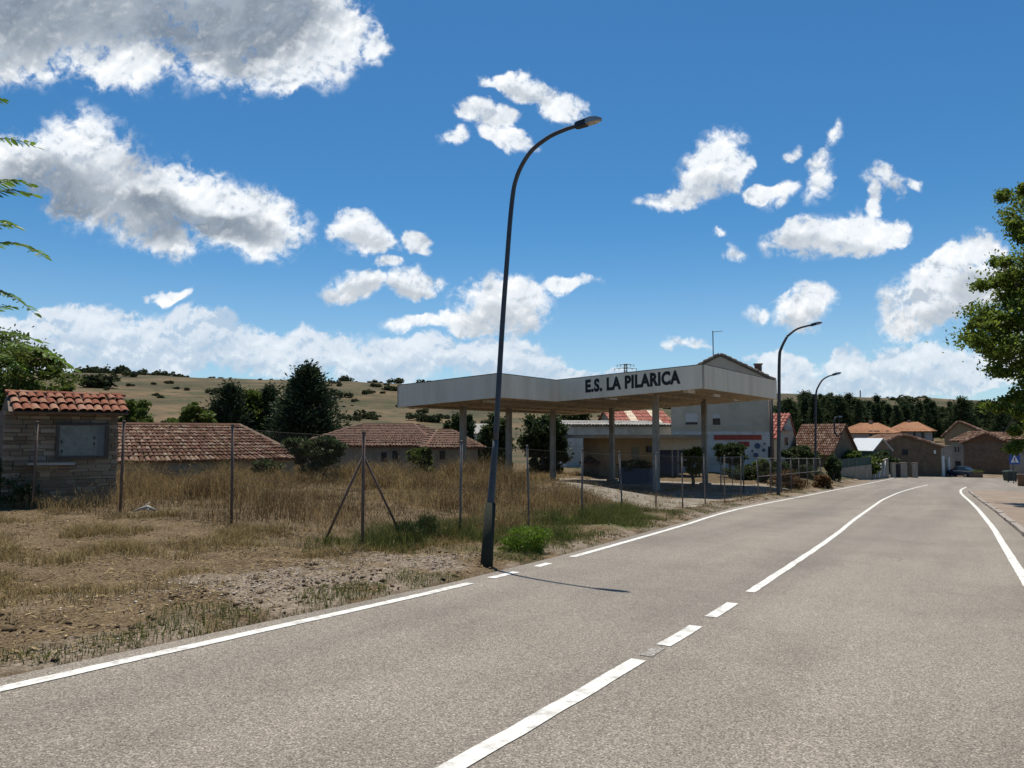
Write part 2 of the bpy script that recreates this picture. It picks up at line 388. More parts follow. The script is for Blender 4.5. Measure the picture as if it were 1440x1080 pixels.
def tree(name, label, cat, base, blobs, n, leaf, m, r0=0.12, top=None, nclump=60, cr=0.22, shell=0.55, seed=1, group=None, flat=0.35, asp=0.55):
    rng = np.random.default_rng(seed)
    root = tag(empty(name, base), label, cat, group)
    bl = [(b[0] - base[0], b[1] - base[1], b[2] - base[2], b[3], b[4], b[5]) for b in blobs]
    V, Fc = leaf_quads(crown_pts(n, bl, rng, nclump, cr, shell), leaf, rng, flat, asp)
    mesh_np('crown', V, Fc, m, root)
    if top is None:
        c = bl[0]; top = (c[0], c[1], c[2] + c[5] * 0.3)
    tm = MB(); limbs(tm, (0, 0, -0.1), top, r0, bl, rng); tm.build('trunk', M['bark'], root, smooth=True)
    return root

def conifer_mesh(h, r, n, leaf, rng, narrow=1.0, low=0.08, levels=14, point=1.0):
    """whorls of drooping, tufted boughs that shorten towards a ragged tip"""
    C = []; D = []
    for k in range(levels):
        t = (k + rng.uniform(0, 0.8)) / levels
        z = h * (low + (1 - low) * t)
        L = r * max(0.05, (1 - t ** (1.25 * point))) * rng.uniform(0.75, 1.15)
        nb = max(4, int(9 * (1 - t * 0.6)))
        for j in range(nb):
            az = rng.uniform(0, 6.283); l = L * rng.uniform(0.7, 1.15)
            m = max(4, int(n / (levels * nb)))
            u = rng.random(m) ** 0.6
            rise = rng.uniform(0.15, 0.6) * narrow
            p = np.stack([np.cos(az) * u * l, np.sin(az) * u * l, z + u * l * rise - (u ** 2) * l * 0.25], 1)
            p += rng.normal(size=(m, 3)) * (0.10 * r * (0.35 + u))[:, None]
            C.append(p); D.append(np.repeat([[np.cos(az), np.sin(az), 0.55]], m, 0))
    return leaf_quads(np.concatenate(C), leaf, rng, 0.2, 0.32, np.concatenate(D))

def conifer(name, label, base, h, r, n, leaf, m, seed, group=None, cat='tree', **k):
    rng = np.random.default_rng(seed)
    root = tag(empty(name, base), label, cat, group)
    V, Fc = conifer_mesh(h, r, n, leaf, rng, **k)
    mesh_np('crown', V, Fc, m, root)
    tm = MB().tube([(0, 0, -0.2), (0.02, 0, h * 0.5), (0, 0.02, h * 0.95)], [h * 0.028, h * 0.018, h * 0.004], 7)
    tm.build('trunk', M['bark'], root, smooth=True)
    return root

def blades(X, Y, Z, h, w, rng, lean=0.35, curl=0.4):
    """thin bent grass blades, five points each"""
    n = len(X); az = rng.uniform(0, 6.283, n); fa = rng.uniform(0, 6.283, n)
    l = np.abs(rng.normal(0, lean, n)); c = rng.uniform(0, curl, n)
    d = np.stack([np.cos(az), np.sin(az)], 1); q = np.stack([np.cos(fa), np.sin(fa)], 1) * w[:, None] * 0.5
    b = np.stack([X, Y], 1)
    V = np.zeros((n, 5, 3))
    m = b + d * (h * l * 0.4)[:, None]; t = b + d * (h * (l + c))[:, None]
    V[:, 0, :2] = b - q; V[:, 1, :2] = b + q; V[:, 2, :2] = m + q * 0.8; V[:, 3, :2] = m - q * 0.8; V[:, 4, :2] = t
    V[:, 0, 2] = V[:, 1, 2] = Z - 0.02; V[:, 2, 2] = V[:, 3, 2] = Z + h * 0.55; V[:, 4, 2] = Z + h * (1 - 0.25 * c)
    return V.reshape(-1, 3), n
def grass_obj(name, X, Y, Z, h, w, m, rng, label, cat, lean=0.35, curl=0.4):
    V, n = blades(X, Y, Z, h, w, rng, lean, curl)
    i = np.arange(n)[:, None] * 5
    tri = np.concatenate([i + np.array([[0, 1, 2]]), i + np.array([[0, 2, 3]]), i + np.array([[3, 2, 4]])])
    o = mesh_np(name, V, tri, m)
    return tag(o, label, cat, kind='stuff')

# ================================================================== GROUND, ROAD
RIDGE = np.array([(-900, 522, 800), (-200, 527, 760), (100, 526, 720), (240, 531, 700), (330, 534, 690), (480, 538, 680), (560, 541, 680), (800, 549, 680),
                  (1000, 555, 690), (1110, 556, 680), (1240, 563, 640), (1400, 565, 640), (2200, 562, 640)], float)
def hill(x, y):
    r = np.hypot(x, y); th = np.arctan2(x, y)
    ang = np.clip(th, -1.15, 1.15)
    px = 720 + F * np.tan(np.clip(ang, -1.0, 1.05))
    rd = np.interp(px, RIDGE[:, 0], RIDGE[:, 2]); py = np.interp(px, RIDGE[:, 0], RIDGE[:, 1])
    zt = EYE + (612 - py) / F * rd * np.cos(np.clip(ang, -1, 1.05))
    zt = np.where(np.abs(th) > 1.3, 25, zt)
    t = np.clip((r - 130) / (rd - 130), 0, 3)
    prof = np.where(t < 1, 0.18 * t + 0.82 * sstep(0.12, 1.0, t) ** 1.0, 1.0 - 0.15 * (t - 1))
    base = G(x, y); base = np.maximum(base, -6)
    nz = (fbm(x / 90 + 5, y / 90 + 3, 5, 4) - 0.5) * 15 * np.clip(t, 0, 1) * (1 - np.clip(t, 0, 1)) * 2.2 + (fbm(x / 25, y / 25, 9, 3) - 0.5) * 1.6 * np.clip(t, 0, 1)
    w = sstep(110, 180, r)
    return base * (1 - w) + w * (np.maximum(base, -3.2) * (1 - np.clip(prof, 0, 1)) + zt * prof + nz)

def polar(name, r0, r1, nr, m, height, fine, coarse):
    a1 = np.linspace(-0.78, 0.78, fine); a2 = np.linspace(0.78, 2 * math.pi - 0.78, coarse)[1:-1]
    A = np.concatenate([a1, a2]); rr = np.geomspace(r0, r1, nr)
    AA, RR = np.meshgrid(A, rr); X = RR * np.sin(AA); Y = RR * np.cos(AA)
    Z = height(X, Y)
    V = np.stack([X, Y, Z], -1).reshape(-1, 3)
    na = len(A); i = np.arange(nr - 1)[:, None] * na; j = np.arange(na)[None]
    a = i + j; b = i + (j + 1) % na
    Fc = np.stack([a, a + na, b + na, b], -1).reshape(-1, 4)
    o = mesh_np(name, V, Fc, m, smooth=True)
    return o, X.ravel(), Y.ravel()

def ground_h(X, Y):
    s = U0 * X + U1 * Y; n = U1 * X - U0 * Y
    z = G(X, Y)
    dl = road_l(s) - n; dr = n - road_r(s)            # metres outside the road, left / right
    out = np.maximum(dl, dr)
    rough = (fbm(X * 1.7, Y * 1.7, 3, 4) - 0.5) * 0.16 + (fbm(X * 7, Y * 7, 21, 3) - 0.5) * 0.06
    bank = (0.03 + 0.05 * sstep(0.42, 0.6, fbm(X * 1.1 + 3, Y * 1.1, 14, 4))) * sstep(0.1, 0.7, dl) * (1 - sstep(1.3, 2.8, dl)) * (1 - sstep(55, 70, s))
    edge = (fbm(X * 2.3, Y * 2.3, 8, 4) - 0.5) * 0.5
    k = sstep(-0.12, 0.16, out + edge * 0.5)
    z = z + np.where(k > 0, (rough * sstep(0, 0.9, out) + 0.018 + bank) * k, 0) - 0.09 * (1 - k)
    fi = fore_in(s, n)
    z = z - 0.10 * sstep(-0.25, 0.35, fi + (fbm(X * 0.9, Y * 0.9, 44, 4) - 0.5) * 1.1)
    kr = sstep(0.0, 0.3, dr) * sstep(-40, -30, s) * (1 - sstep(57, 61, s))
    z = z - 0.05 * kr
    w = sstep(110, 130, np.hypot(X, Y))
    return z * (1 - w) + hill(X, Y) * w

def ground_material():
    m = bpy.data.materials.new('dry earth'); m.use_nodes = True
    nt = m.node_tree; L = nt.links; b = nt.nodes['Principled BSDF']
    b.inputs['Roughness'].default_value = 0.95; b.inputs['Specular IOR Level'].default_value = 0.15
    pos = nd(nt, 'ShaderNodeNewGeometry').outputs['Position']
    at = nd(nt, 'ShaderNodeAttribute', attribute_name='soil'); sp = nd(nt, 'ShaderNodeSeparateColor'); L.new(at.outputs['Color'], sp.inputs[0])
    def noise(sc, det=6.0, ro=0.65):
        n = nd(nt, 'ShaderNodeTexNoise', Scale=sc, Detail=det, Roughness=ro); L.new(pos, n.inputs['Vector']); return n.outputs['Fac']
    def ramp(f, *st):
        r = nd(nt, 'ShaderNodeValToRGB'); e = r.color_ramp.elements
        e[0].position, e[0].color = st[0][0], (*st[0][1], 1); e[1].position, e[1].color = st[-1][0], (*st[-1][1], 1)
        for p, c in st[1:-1]:
            q = e.new(p); q.color = (*c, 1)
        L.new(f, r.inputs['Fac']); return r.outputs['Color']
    def mix(f, a, c):
        x = nd(nt, 'ShaderNodeMix', data_type='RGBA'); L.new(f, x.inputs[0]); L.new(a, x.inputs[6]); L.new(c, x.inputs[7]); return x.outputs[2]
    earth = ramp(noise(2.2), (0.3, (0.046, 0.03, 0.016)), (0.5, (0.105, 0.072, 0.038)), (0.72, (0.20, 0.146, 0.082)))
    fine = ramp(noise(38, 4.0), (0.34, (0.028, 0.018, 0.010)), (0.5, (0.115, 0.08, 0.044)), (0.68, (0.34, 0.26, 0.16)))
    x = nd(nt, 'ShaderNodeMix', data_type='RGBA'); x.inputs[0].default_value = 0.5; L.new(earth, x.inputs[6]); L.new(fine, x.inputs[7]); c = x.outputs[2]
    pale = ramp(noise(24, 5.0), (0.32, (0.09, 0.068, 0.05)), (0.52, (0.22, 0.175, 0.13)), (0.72, (0.40, 0.34, 0.27)))
    c = mix(sp.outputs[0], c, pale)
    green = ramp(noise(12), (0.3, (0.05, 0.06, 0.022)), (0.7, (0.13, 0.125, 0.05)))
    c = mix(sp.outputs[1], c, green)
    hillc = ramp(noise(0.022, 8.0, 0.6), (0.34, (0.044, 0.040, 0.021)), (0.46, (0.082, 0.065, 0.035)), (0.55, (0.118, 0.085, 0.046)), (0.70, (0.175, 0.12, 0.064)))
    scrub = ramp(noise(0.075, 7.0, 0.7), (0.50, (0, 0, 0)), (0.60, (1, 1, 1)))
    scrubc = ramp(noise(0.4, 4.0), (0.3, (0.036, 0.042, 0.018)), (0.7, (0.07, 0.07, 0.032)))
    hillc = mix(scrub, hillc, scrubc)
    pz_ = nd(nt, 'ShaderNodeSeparateXYZ'); L.new(pos, pz_.inputs[0])
    w1 = nd(nt, 'ShaderNodeMath', operation='MULTIPLY_ADD'); L.new(noise(0.012, 3.0), w1.inputs[0]); w1.inputs[1].default_value = 22.0; L.new(pz_.outputs['Z'], w1.inputs[2])
    w2 = nd(nt, 'ShaderNodeMath', operation='PINGPONG'); L.new(w1.outputs[0], w2.inputs[0]); w2.inputs[1].default_value = 3.6
    tl = ramp(w2.outputs[0], (0.10, (1, 1, 1)), (0.22, (0, 0, 0)))
    tm_ = nd(nt, 'ShaderNodeMix', data_type='RGBA', blend_type='MULTIPLY'); tm_.inputs[0].default_value = 1; L.new(tl, tm_.inputs[6]); L.new(ramp(noise(0.03, 4.0), (0.45, (0, 0, 0)), (0.55, (.85, .85, .85))), tm_.inputs[7])
    hillc = mix(tm_.outputs[2], hillc, scrubc)
    c = mix(sp.outputs[2], c, hillc)
    L.new(c, b.inputs['Base Color'])
    bp = nd(nt, 'ShaderNodeBump', Strength=0.8, Distance=0.03); L.new(noise(22, 5.0), bp.inputs['Height']); L.new(bp.outputs['Normal'], b.inputs['Normal'])
    return m
M['ground'] = ground_material()

def soil_attr(o, X, Y):
    s = U0 * X + U1 * Y; n = U1 * X - U0 * Y
    dl = road_l(s) - n
    nzz = fbm(X * 0.8 + 7, Y * 0.8, 31, 4)
    pale = sstep(0.45, 0.62, nzz) * sstep(0.2, 0.5, dl) * (1 - sstep(2.0, 3.2, dl)) * sstep(2, 6, s) * (1 - sstep(9.5, 11.5, s))
    pale = np.maximum(pale, 0.9 * sstep(0.5, 0.0, np.abs(dl - 0.25)) * sstep(0.40, 0.55, fbm(X * 1.5, Y * 1.5, 77, 3)))
    pale = np.maximum(pale, 0.8 * sstep(26, 30, s) * sstep(1, 0.2, dl) * (1 - sstep(100, 130, np.hypot(X, Y))))
    pale = np.maximum(pale, 0.85 * sstep(55, 80, s) * sstep(-12, -9, n) * sstep(0.42, 0.5, nzz))
    green = sstep(0.47, 0.6, fbm(X * 0.7, Y * 0.7, 51, 4)) * sstep(10, 13, s) * (1 - sstep(20, 26, s)) * sstep(0.25, 0.6, dl) * (1 - sstep(3.0, 4.5, dl))
    far = sstep(45, 75, np.hypot(X, Y)) * np.where(n > -9, sstep(120, 160, np.hypot(X, Y)), 1)
    c = np.stack([pale, green, far, np.ones_like(far)], 1).astype(np.float32)
    at = o.data.color_attributes.new('soil', 'FLOAT_COLOR', 'POINT'); at.data.foreach_set('color', c.ravel())

go, gx, gy = polar('ground', 0.7, 140, 760, M['ground'], ground_h, 560, 90)
soil_attr(go, gx, gy); tag(go, 'dry brown earth verge and field beside the road', 'ground', kind='structure')
ho, hx, hy = polar('hills', 140, 5000, 190, M['ground'], hill, 420, 60)
soil_attr(ho, hx, hy); tag(ho, 'dry brown hills along the horizon', 'hills', kind='structure')

def road_material():
    m = bpy.data.materials.new('asphalt'); m.use_nodes = True
    nt = m.node_tree; L = nt.links; b = nt.nodes['Principled BSDF']
    b.inputs['Roughness'].default_value = 0.8; b.inputs['Specular IOR Level'].default_value = 0.3
    pos = nd(nt, 'ShaderNodeNewGeometry').outputs['Position']
    def noise(sc, det=4.0, ro=0.6, vec=None):
        n = nd(nt, 'ShaderNodeTexNoise', Scale=sc, Detail=det, Roughness=ro); L.new(vec or pos, n.inputs['Vector']); return n.outputs['Fac']
    def ramp(f, *st):
        r = nd(nt, 'ShaderNodeValToRGB'); e = r.color_ramp.elements
        e[0].position, e[0].color = st[0][0], (*st[0][1], 1); e[1].position, e[1].color = st[-1][0], (*st[-1][1], 1)
        for p, c in st[1:-1]:
            q = e.new(p); q.color = (*c, 1)
        L.new(f, r.inputs['Fac']); return r.outputs['Color']
    vo = nd(nt, 'ShaderNodeTexVoronoi', Scale=120.0); L.new(pos, vo.inputs['Vector'])
    sx = nd(nt, 'ShaderNodeSeparateColor'); L.new(vo.outputs['Color'], sx.inputs[0])
    grain = ramp(sx.outputs[0], (0.0, (0.09, 0.078, 0.065)), (0.3, (0.165, 0.145, 0.122)), (0.6, (0.225, 0.20, 0.17)), (0.88, (0.29, 0.26, 0.222)), (1.0, (0.42, 0.385, 0.335)))
    n2 = ramp(noise(60, 3.0), (0.35, (0.74, 0.74, 0.74)), (0.65, (1.12, 1.11, 1.09)))
    big = ramp(noise(0.38, 7.0, 0.7), (0.32, (0.82, 0.80, 0.78)), (0.5, (1.0, 0.985, 0.965)), (0.7, (1.10, 1.09, 1.07)))
    # worn wheel tracks and long streaks run with the road
    mp = nd(nt, 'ShaderNodeMapping'); mp.inputs['Rotation'].default_value = (0, 0, math.atan2(U0, U1)); L.new(pos, mp.inputs['Vector'])
    mp2 = nd(nt, 'ShaderNodeMapping'); mp2.inputs['Scale'].default_value = (0.7, 0.03, 1); L.new(mp.outputs['Vector'], mp2.inputs['Vector'])
    st = ramp(noise(1.0, 4.0, 0.55, mp2.outputs['Vector']), (0.36, (0.84, 0.83, 0.82)), (0.64, (1.12, 1.10, 1.08)))
    def mul(a, c):
        x = nd(nt, 'ShaderNodeMix', data_type='RGBA', blend_type='MULTIPLY'); x.inputs[0].default_value = 1; L.new(a, x.inputs[6]); L.new(c, x.inputs[7]); return x.outputs[2]
    c = mul(mul(mul(grain, n2), big), st)
    wn = nd(nt, 'ShaderNodeTexNoise', Scale=1.3, Detail=4.0); L.new(pos, wn.inputs['Vector'])
    wa = nd(nt, 'ShaderNodeVectorMath', operation='MULTIPLY_ADD'); L.new(wn.outputs['Color'], wa.inputs[0]); wa.inputs[1].default_value = (.9, .9, 0); L.new(pos, wa.inputs[2])
    ck = nd(nt, 'ShaderNodeTexVoronoi', Scale=0.42, feature='DISTANCE_TO_EDGE'); L.new(wa.outputs[0], ck.inputs['Vector'])
    line = ramp(ck.outputs['Distance'], (0.0, (1, 1, 1)), (0.0075, (0, 0, 0)))
    msk = ramp(noise(0.22, 3.0), (0.54, (0, 0, 0)), (0.64, (.4, .4, .4)))
    cm = nd(nt, 'ShaderNodeMix', data_type='RGBA', blend_type='MULTIPLY'); cm.inputs[0].default_value = 1; L.new(line, cm.inputs[6]); L.new(msk, cm.inputs[7])
    cx_ = nd(nt, 'ShaderNodeMix', data_type='RGBA'); L.new(cm.outputs[2], cx_.inputs[0]); L.new(c, cx_.inputs[6]); cx_.inputs[7].default_value = (.05, .043, .037, 1); c = cx_.outputs[2]
    L.new(c, b.inputs['Base Color'])
    bp = nd(nt, 'ShaderNodeBump', Strength=0.35, Distance=0.006); L.new(vo.outputs['Distance'], bp.inputs['Height']); L.new(bp.outputs['Normal'], b.inputs['Normal'])
    return m
M['asphalt'] = road_material()

def strip(name, S, left, right, ncol, m, dz, kind_label, cat, kind='structure'):
    """a sheet on the ground between two edges given in road coordinates"""
    V = []
    for s_, l, r in zip(S, left, right):
        n = np.linspace(l, r, ncol); x, y = sn(s_, n)
        V.append(np.stack([x, y, G(x, y) + dz], 1))
    V = np.concatenate(V); ns = len(S)
    i = np.arange(ns - 1)[:, None] * ncol; j = np.arange(ncol - 1)[None]
    a = i + j
    Fc = np.stack([a, a + 1, a + ncol + 1, a + ncol], -1).reshape(-1, 4)
    return tag(mesh_np(name, V, Fc, m, smooth=True), kind_label, cat, kind=kind)

S = np.concatenate([np.arange(-30, 60, 0.5), np.arange(60, 170, 1.0)])
strip('road', S, road_l(S), road_r(S), 40, M['asphalt'], 0.0, 'sunlit grey asphalt road curving away towards the village', 'road')

def marking(s0, s1, fn, w, m, dz, label, step=0.25):
    S = np.arange(s0, s1 + 1e-6, min(step, (s1 - s0) / 2))
    c = fn(S); g = np.array([random.uniform(-0.006, 0.006) for _ in S])
    return strip('road_marking', S, c - w / 2 + g, c + w / 2 + g, 3, m, dz, label, 'road marking')
LL = np.array([(-40, -5.55), (8.5, -5.52), (12.1, -5.77), (19, -6.42), (24, -6.93), (29.7, -7.24), (42, -7.1), (59, -6.99), (73, -6.85), (90, -6.8), (110, -7.0)])
CL = np.array([(-40, -2.3), (7.7, -2.29), (10.1, -2.36), (17, -2.57), (26, -2.93), (41.7, -3.33), (52.4, -3.3), (62, -3.0), (69, -2.7), (74, -2.35)])
RL = np.array([(-40, 0.78), (14, 0.79), (25.5, 0.78), (37, 0.56), (45, 0.33), (51.4, 0.1), (56, 0.0), (60.7, -0.03), (64, 0.06), (67.5, 0.2), (70.4, 0.42)])
def smooth_fn(T):
    def f(s):
        s = np.asarray(s, float); return sum(np.interp(s + k, T[:, 0], T[:, 1]) for k in (-2, -1, 0, 1, 2)) / 5
    return f
fl, fc, fr = smooth_fn(LL), smooth_fn(CL), smooth_fn(RL)
marking(-20, 8.5, fl, 0.13, M['paint'], 0.006, 'solid white edge line on the near left of the road')
marking(9.05, 9.95, fl, 0.13, M['paint'], 0.006, 'short white dash just past the leaning lamp base')
marking(10.5, 11.2, fl, 0.13, M['paint'], 0.006, 'second short white dash past the leaning lamp base')
marking(12.0, 108, fl, 0.13, M['paint'], 0.006, 'long white edge line passing in front of the canopy')
marking(-20, 6.15, fc, 0.13, M['paint'], 0.006, 'solid white centre line in the foreground')
marking(6.15, 6.5, fc, 0.11, M['paint_worn'], 0.005, 'worn end of the foreground centre line')
marking(6.6, 7.75, fc, 0.13, M['paint'], 0.006, 'longer white dash of the centre line')
marking(8.15, 9.35, fc, 0.13, M['paint'], 0.006, 'second white dash of the centre line')
marking(10.1, 74, fc, 0.12, M['paint'], 0.006, 'long white centre line curving into the village')
marking(-20, 70.4, fr, 0.14, M['paint'], 0.006, 'white edge line on the right ending in a hook')

# forecourt slab in front of and under the canopy
S = np.arange(25, 53.2, 0.5)
lft = np.minimum(np.maximum(-29.5, -9.2 - (S - 25.2) / 0.75), -8.6)
strip('forecourt', S, lft, np.full_like(S, -8.35), 40, M['concrete'], -0.02, 'cracked dusty concrete forecourt under the canopy', 'forecourt')

# kerb and brown pavement right of the road
S = np.arange(-20, 60.5, 0.25)
KN = np.array([(-40, 1.4), (14, 1.4), (23.5, 1.36), (34, 1.12), (48.7, 0.66), (58, 0.42), (60.5, 0.6)])
kn = np.interp(S, KN[:, 0], KN[:, 1])
kb = MB(); L_ = 1.0
for a in np.arange(-20, 60, L_):
    q = [np.interp(t, KN[:, 0], KN[:, 1]) + random.uniform(-0.02, 0.02) for t in (a, a + L_ * 0.985)]
    zz = random.uniform(-0.015, 0.015)
    b_ = []; t_ = []
    for (t, n_) in ((a, q[0]), (a, q[0] + 0.16), (a + L_ * 0.985, q[1] + 0.16), (a + L_ * 0.985, q[1])):
        x, y = sn(t, n_); z = Gz(x, y)
        b_.append((x, y, z - 0.2)); t_.append((x, y, z + 0.085 + zz))
    kb.hexa(b_, t_)
tag(kb.build('kerb', M['kerb']), 'low broken stone kerb between road and brown pavement', 'kerb', kind='structure')
strip('pavement', S, kn + 0.15, np.full_like(S, 9.0), 14, M['pavement'], 0.075, 'brown earthy pavement on the right of the road', 'pavement')

# ================================================================== VEGETATION ON THE GROUND
def scatter(n, s0, s1, n0, n1, rng):
    s = rng.uniform(s0, s1, n); q = rng.uniform(n0, n1, n); x, y = sn(s, q)
    return s, q, x, y
FENCE_L = [(-11.2, 18.1), (-8.6, 17.0), (-5.75, 15.9), (-2.6, 13.5)]
def behind_fence(x, y):
    fx = [p[0] for p in FENCE_L]; fy = [p[1] for p in FENCE_L]
    left = y - np.interp(x, fx, fy)
    n = U1 * x - U0 * y
    return np.where(x < -2.6, left, np.minimum(left + 50, -9.0 - n + 0.25))
rng = np.random.default_rng(3)
s, n, x, y = scatter(420000, 1, 48, -36, -8.2, rng)
bf = behind_fence(x, y)
den = fbm(x * 0.45, y * 0.45, 61, 4); big = fbm(x * 0.16 + 3, y * 0.16, 5, 3)
hgt = (0.2 + 0.72 * sstep(0.36, 0.72, den)) * (0.75 + 0.5 * sstep(0.4, 0.65, big))
keep = (bf > -0.35 + 0.7 * (den - 0.5)) & (fore_in(s, n) < 0.2 - 1.2 * (den - 0.5)) & (rng.random(len(x)) < 0.45 + 0.9 * (den - 0.3)) & (np.abs(x / (y + 0.1)) < 0.85) & (y > 3)
keep &= rng.random(len(x)) < np.clip(1.3 - (y - 14) / 38, 0.25, 1)
x, y, s, n, hgt, bf = x[keep], y[keep], s[keep], n[keep], hgt[keep], bf[keep]
kx, ky = P(85, 600, 19.5).x, 19.6
hgt = np.where(bf < 0.8, hgt * 0.72, hgt)
hgt = np.where((x < -8.0) & (bf < 3.2), hgt * 0.75 + .12, hgt)
h = hgt * rng.uniform(0.45, 1.1, len(x))
wd_ = rng.uniform(0.004, 0.011, len(x)) * (1 + np.maximum(0, y - 14) / 30)
bm = fbm(x * 0.8 + 11, y * 0.8, 67, 4) + rng.normal(0, .07, len(x)) > .515
for q_, nm, mm, lb in ((~bm, 'tall_dry_grass', 'straw', 'tall straw coloured dry grass filling the field behind the wire fence'), (bm, 'dry_weeds', 'weed_brown', 'dark brown dried weeds standing in patches among the tall field grass')):
    grass_obj(nm, x[q_], y[q_], G(x[q_], y[q_]), h[q_] * (1 if mm == 'straw' else rng.uniform(.5, 1.25, q_.sum())), wd_[q_], M[mm], rng, lb, 'grass' if mm == 'straw' else 'weeds', 0.36, 0.6)
# feathery seed heads among the stems
k = rng.random(len(x)) < 0.10
hx_, hy_ = x[k], y[k]
pos = np.stack([hx_ + rng.normal(0, 0.05, k.sum()), hy_ + rng.normal(0, 0.05, k.sum()), G(hx_, hy_) + h[k] * 1.05], 1)
pos = np.repeat(pos, 4, 0) + rng.normal(size=(k.sum() * 4, 3)) * np.array([0.03, 0.03, 0.06])
V, Fc = leaf_quads(pos, 0.055, rng, 0.2, 0.35, np.repeat([[0, 0, 1.0]], len(pos), 0))
tag(mesh_np('seed_heads', V, Fc, M['straw_short']), 'pale feathery seed heads above the dry field grass', 'grass', kind='stuff')

# greener growth along the foot of the roadside fence and round the lamp
s, n, x, y = scatter(90000, 7.5, 27, -11.0, -5.9, rng)
den = fbm(x * 0.9, y * 0.9, 71, 4)
dl = road_l(s) - n
band = np.exp(-((n + 9.1) / 0.9) ** 2) * sstep(9, 11, s) * (1 - sstep(22, 25, s))
low = sstep(11.0, 12.5, s) * sstep(0.2, 0.7, dl) * (1 - sstep(22, 27, s)) * 0.75
keep = (rng.random(len(x)) < np.maximum(band, low) * sstep(0.36, 0.6, den) * 1.2) & (fore_in(s, n) < 0)
x, y, s, n, den, band = x[keep], y[keep], s[keep], n[keep], den[keep], band[keep]
h = (0.07 + 0.12 * den + 0.42 * band * sstep(0.4, 0.7, den)) * rng.uniform(0.5, 1.2, len(x))
grass_obj('green_grass', x, y, ground_h(x, y), h, rng.uniform(0.006, 0.012, len(x)), M['greengrass'], rng, 'green grass along the fence foot and around the leaning lamp', 'grass', 0.45, 0.5)

# weeds hugging the road edge in front
s, n, x, y = scatter(190000, 2, 62, -8.6, -5.7, rng)
dl = road_l(s) - n
den = fbm(x * 1.1 + 9, y * 1.1, 81, 4)
keep = (dl > 0.02) & (dl < 0.75) & (den > 0.53) & (rng.random(len(x)) < 0.75) & ~((s > 9) & (s < 10.6)) & (rng.random(len(x)) < np.where(s > 14, 0.4, 1))
x, y, den = x[keep], y[keep], den[keep]
h = (0.02 + 0.2 * (den - 0.53)) * rng.uniform(0.5, 1.6, len(x))
grass_obj('edge_weeds', x, y, ground_h(x, y) + 0.02, h, rng.uniform(0.004, 0.009, len(x)), M['greengrass'], rng, 'low green weeds growing along the broken edge of the road', 'weeds', 0.95, 0.9)

# weeds that have broken through the forecourt slab
s, n, x, y = scatter(60000, 24, 52, -26, -8.3, rng)
den = fbm(x * 0.9 + 21, y * 0.9, 87, 4); fi = fore_in(s, n)
keep = (fi > 0) & (rng.random(len(x)) < sstep(.55, .68, den) * .8 + .25 * sstep(1.2, .2, fi))
x, y = x[keep], y[keep]
grass_obj('forecourt_weeds', x, y, G(x, y), .05 + .22 * rng.random(len(x)) ** 2, rng.uniform(.008, .016, len(x)), M['straw_short'], rng, 'dry weeds growing through cracks of the concrete forecourt', 'weeds', .5, .5)

s, n, x, y = scatter(16000, 39, 57, -36, -25.2, rng)
den = fbm(x * 0.5 + 2, y * 0.5, 97, 4); keep = rng.random(len(x)) < sstep(.36, .6, den)
x, y, den = x[keep], y[keep], den[keep]
grass_obj('rear_dry_grass', x, y, G(x, y), (.25 + 1.1 * np.clip(den - .35, 0, 1)) * rng.uniform(.5, 1.2, len(x)), rng.uniform(.014, .03, len(x)), M['straw'], rng, 'tall dry grass along the back of the canopy columns', 'grass', .35, .5)

# short trampled straw on the verge
s, n, x, y = scatter(260000, 0.5, 16, -22, -6.0, rng)
bf = behind_fence(x, y); dl = road_l(s) - n
den = fbm(x * 0.8 + 2, y * 0.8 + 5, 91, 4)
gravel = sstep(0.5, 1.0, dl) * (1 - sstep(2.2, 3.2, dl)) * sstep(4.5, 6.5, s) * (1 - sstep(9.5, 11.5, s))
keep = (bf < 0.4) & (dl > 0.35) & (rng.random(len(x)) < sstep(0.44, 0.60, den) * (1 - 0.93 * gravel) * sstep(0.8, 3.4, dl)) & (y > 2.5) & (np.abs(x) < y * 0.9 + 1)
x, y, den, dl = x[keep], y[keep], den[keep], dl[keep]
h = (0.03 + 0.42 * np.clip(den - 0.46, 0, 1) + 0.05 * sstep(2.5, 6, dl)) * rng.uniform(0.5, 1.5, len(x))
grass_obj('short_dry_grass', x, y, ground_h(x, y) + 0.01, h, rng.uniform(0.004, 0.010, len(x)), M['straw_short'], rng, 'short trampled dry grass on the verge in front of the fence', 'grass', 0.9, 0.8)

s, n, x, y = scatter(230000, 0.5, 17, -21, -6.0, rng)
bf = behind_fence(x, y); dl = road_l(s) - n; den = fbm(x * 1.4 + 4, y * 1.4, 33, 4)
keep = (bf < 0.5) & (dl > 0.15) & (rng.random(len(x)) < 0.25 + 0.9 * sstep(.4, .65, den)) & (y > 2.5) & (np.abs(x) < y * .9 + 1)
x, y = x[keep], y[keep]
V, Fc = leaf_quads(np.stack([x, y, ground_h(x, y) + rng.uniform(.002, .02, len(x))], 1), rng.gamma(3, .014, len(x)) + .01, rng, 3.5, .16, rng.normal(size=(len(x), 3)) * np.array([3, 3, .1]))
tag(mesh_np('plant_litter', V, Fc, M['litter']), 'broken straw and dead leaf litter covering the bare verge', 'litter', kind='stuff')

